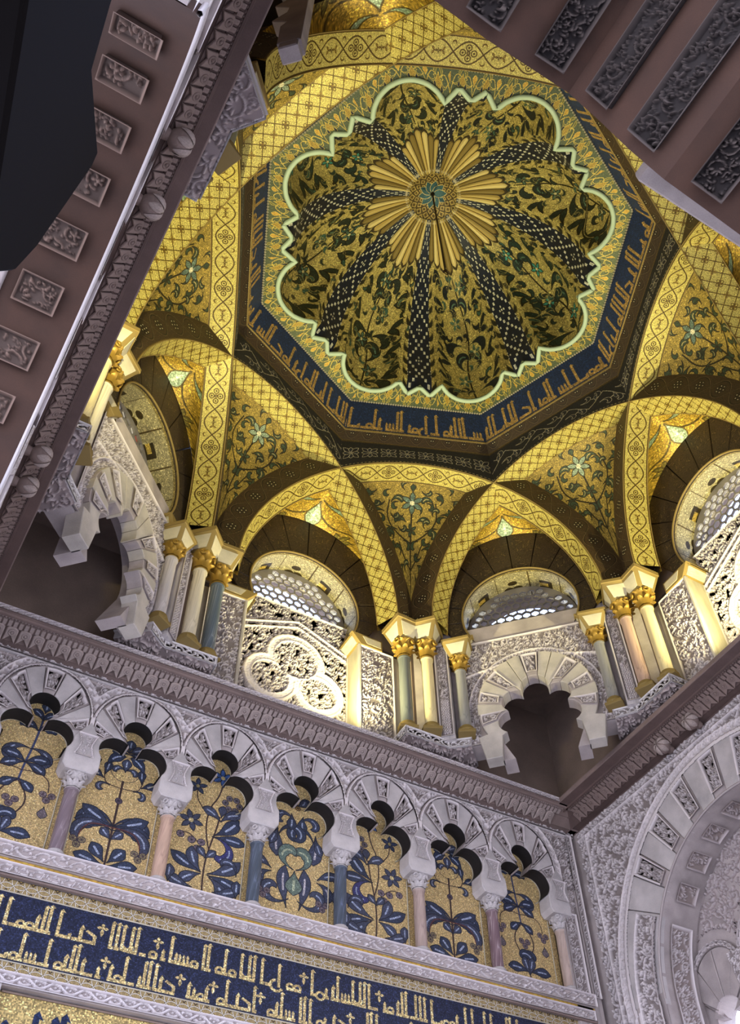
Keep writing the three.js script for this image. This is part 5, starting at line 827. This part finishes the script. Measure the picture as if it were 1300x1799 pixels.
// dark springing stone beside the camera, and the fillets along the inner edge of the left arch
{
  const g = tag(base('springing_stone', -90, WL), 'big dark rounded stone at the left edge, hiding part of the carved squares', 'stone');
  M_('block', G.extr([[-3.35, 0.1], [-2.84, 0.45], [-2.70, 0.62], [-2.61, 0.80], [-2.565, 0.98], [-2.53, 1.46], [-2.56, 1.48], [-2.93, 0.82], [-3.03, 0.76], [-3.35, 0.62]], 0.3, -0.31, 0.005), MAT.black, g);
  const n = tag(base('inner_moulding', -90, WL + 0.4, -1.2), 'bundle of pale fillets along the inner edge of the left arch', 'moulding');
  for (let i = 0; i < 4; i++) M_('fillet', G.tubeLine(Array.from({ length: 37 }, (_, k) => { const a = PI * k / 36, r = 1.295 - i * 0.022; return [Math.cos(a) * r, 3.1 + Math.sin(a) * r, -i * 0.06]; }), 0.02, 6), i % 2 ? MAT.voussoir : MAT.plain, n);
}
// ------------------------------------------------------------------ near arch over the camera: soffit with long carved panels
{
  const w = base('wall_front', 180, 2.8); struct(w);   // local x runs towards -x of the room
  const X = (x) => -x;
  const prof = [[-3.3, 4.2], [-2.7, 4.36], [-2.25, 4.27], [-2.0, 4.17], [-1.75, 4.2], [-1.52, 4.22], [-1.38, 4.02], [-1.27, 3.80], [-1.12, 3.64], [-0.9, 3.58], [-0.66, 3.5], [-0.5, 3.2], [-0.46, 2.6], [-0.46, FLOOR + 0.01]];
  const other = prof.map(([x, y]) => [-x, y]).reverse();
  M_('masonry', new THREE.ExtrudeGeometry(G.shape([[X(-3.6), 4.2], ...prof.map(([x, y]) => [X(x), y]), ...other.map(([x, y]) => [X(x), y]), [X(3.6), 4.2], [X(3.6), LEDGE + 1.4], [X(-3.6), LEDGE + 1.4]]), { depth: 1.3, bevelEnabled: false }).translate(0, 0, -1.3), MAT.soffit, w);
  const s = tag(base('soffit_panels', 180, 2.8), 'dark underside of the near arch with long pierced leaf-scroll panels, top right', 'soffit');
  // distance along the profile, to lay panels across it
  const seg = []; let L = 0; for (let i = 0; i + 1 < prof.length; i++) { const l = Math.hypot(prof[i + 1][0] - prof[i][0], prof[i + 1][1] - prof[i][1]); seg.push([L, l, i]); L += l; }
  const at = (d) => { const q = seg.find(([a, l]) => d <= a + l) || seg[seg.length - 1], t = (d - q[0]) / q[1], a = prof[q[2]], b = prof[q[2] + 1], nx = (b[1] - a[1]) / q[1], ny = -(b[0] - a[0]) / q[1]; return [lerp(a[0], b[0], t), lerp(a[1], b[1], t), nx, ny]; };
  const CEN = [1.30, 1.66, 2.02, 2.36, 2.72];
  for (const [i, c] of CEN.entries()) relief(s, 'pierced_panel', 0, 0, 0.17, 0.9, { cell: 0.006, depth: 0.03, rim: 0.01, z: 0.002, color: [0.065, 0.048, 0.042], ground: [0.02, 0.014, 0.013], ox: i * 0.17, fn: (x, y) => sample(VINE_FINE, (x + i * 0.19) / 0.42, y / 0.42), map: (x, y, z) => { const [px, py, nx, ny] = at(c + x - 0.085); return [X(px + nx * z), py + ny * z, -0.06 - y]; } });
  const m = tag(base('string_course', 180, 2.8), 'thin blue-lit stone string course below the dark soffit at the right edge', 'moulding');
  M_('bar', G.bbox(2.2, 0.09, 0.2, X(0.25), 4.555, 0.1, 0.01), MAT.plain, m);
}
// ------------------------------------------------------------------ floodlights on the cornice in the four wall bays (hidden from below by its lip)
const mGlow = new THREE.MeshStandardMaterial({ color: '#000', emissive: LAMP_COLOR, emissiveIntensity: 3 });
for (const [deg, s] of [[0, 0.36], [90, -0.2], [180, 0], [-90, 0]]) {
  const g = tag(base('floodlight', deg, WB - 0.20, s, LEDGE), { 0: 'small floodlight on the cornice under the first bright window', 90: 'small floodlight on the right cornice', 180: 'small floodlight on the near cornice', '-90': 'small floodlight on the left cornice' }[deg], 'lamp');
  M_('housing', G.bbox(0.24, 0.05, 0.1, 0, 0.03, 0, 0.008), MAT.iron, g); M_('glowing_face', G.box(0.22, 0.006, 0.08, 0, 0.058, 0), mGlow, g);
  const l = new THREE.SpotLight(LAMP_COLOR, LAMP_POWER, 0, rad(80), 0.95, 2); l.position.set(0, 0.085, 0.02); l.target.position.set(0, 3.0, 1.4); g.add(l.target); l.castShadow = true; l.shadow.radius = 2; l.name = 'lamp_light'; g.add(l);
}
scene.traverse((o) => { if (o.isMesh) { o.castShadow = true; o.receiveShadow = true; } delete o.cn; });
renderer.render(scene, camera);
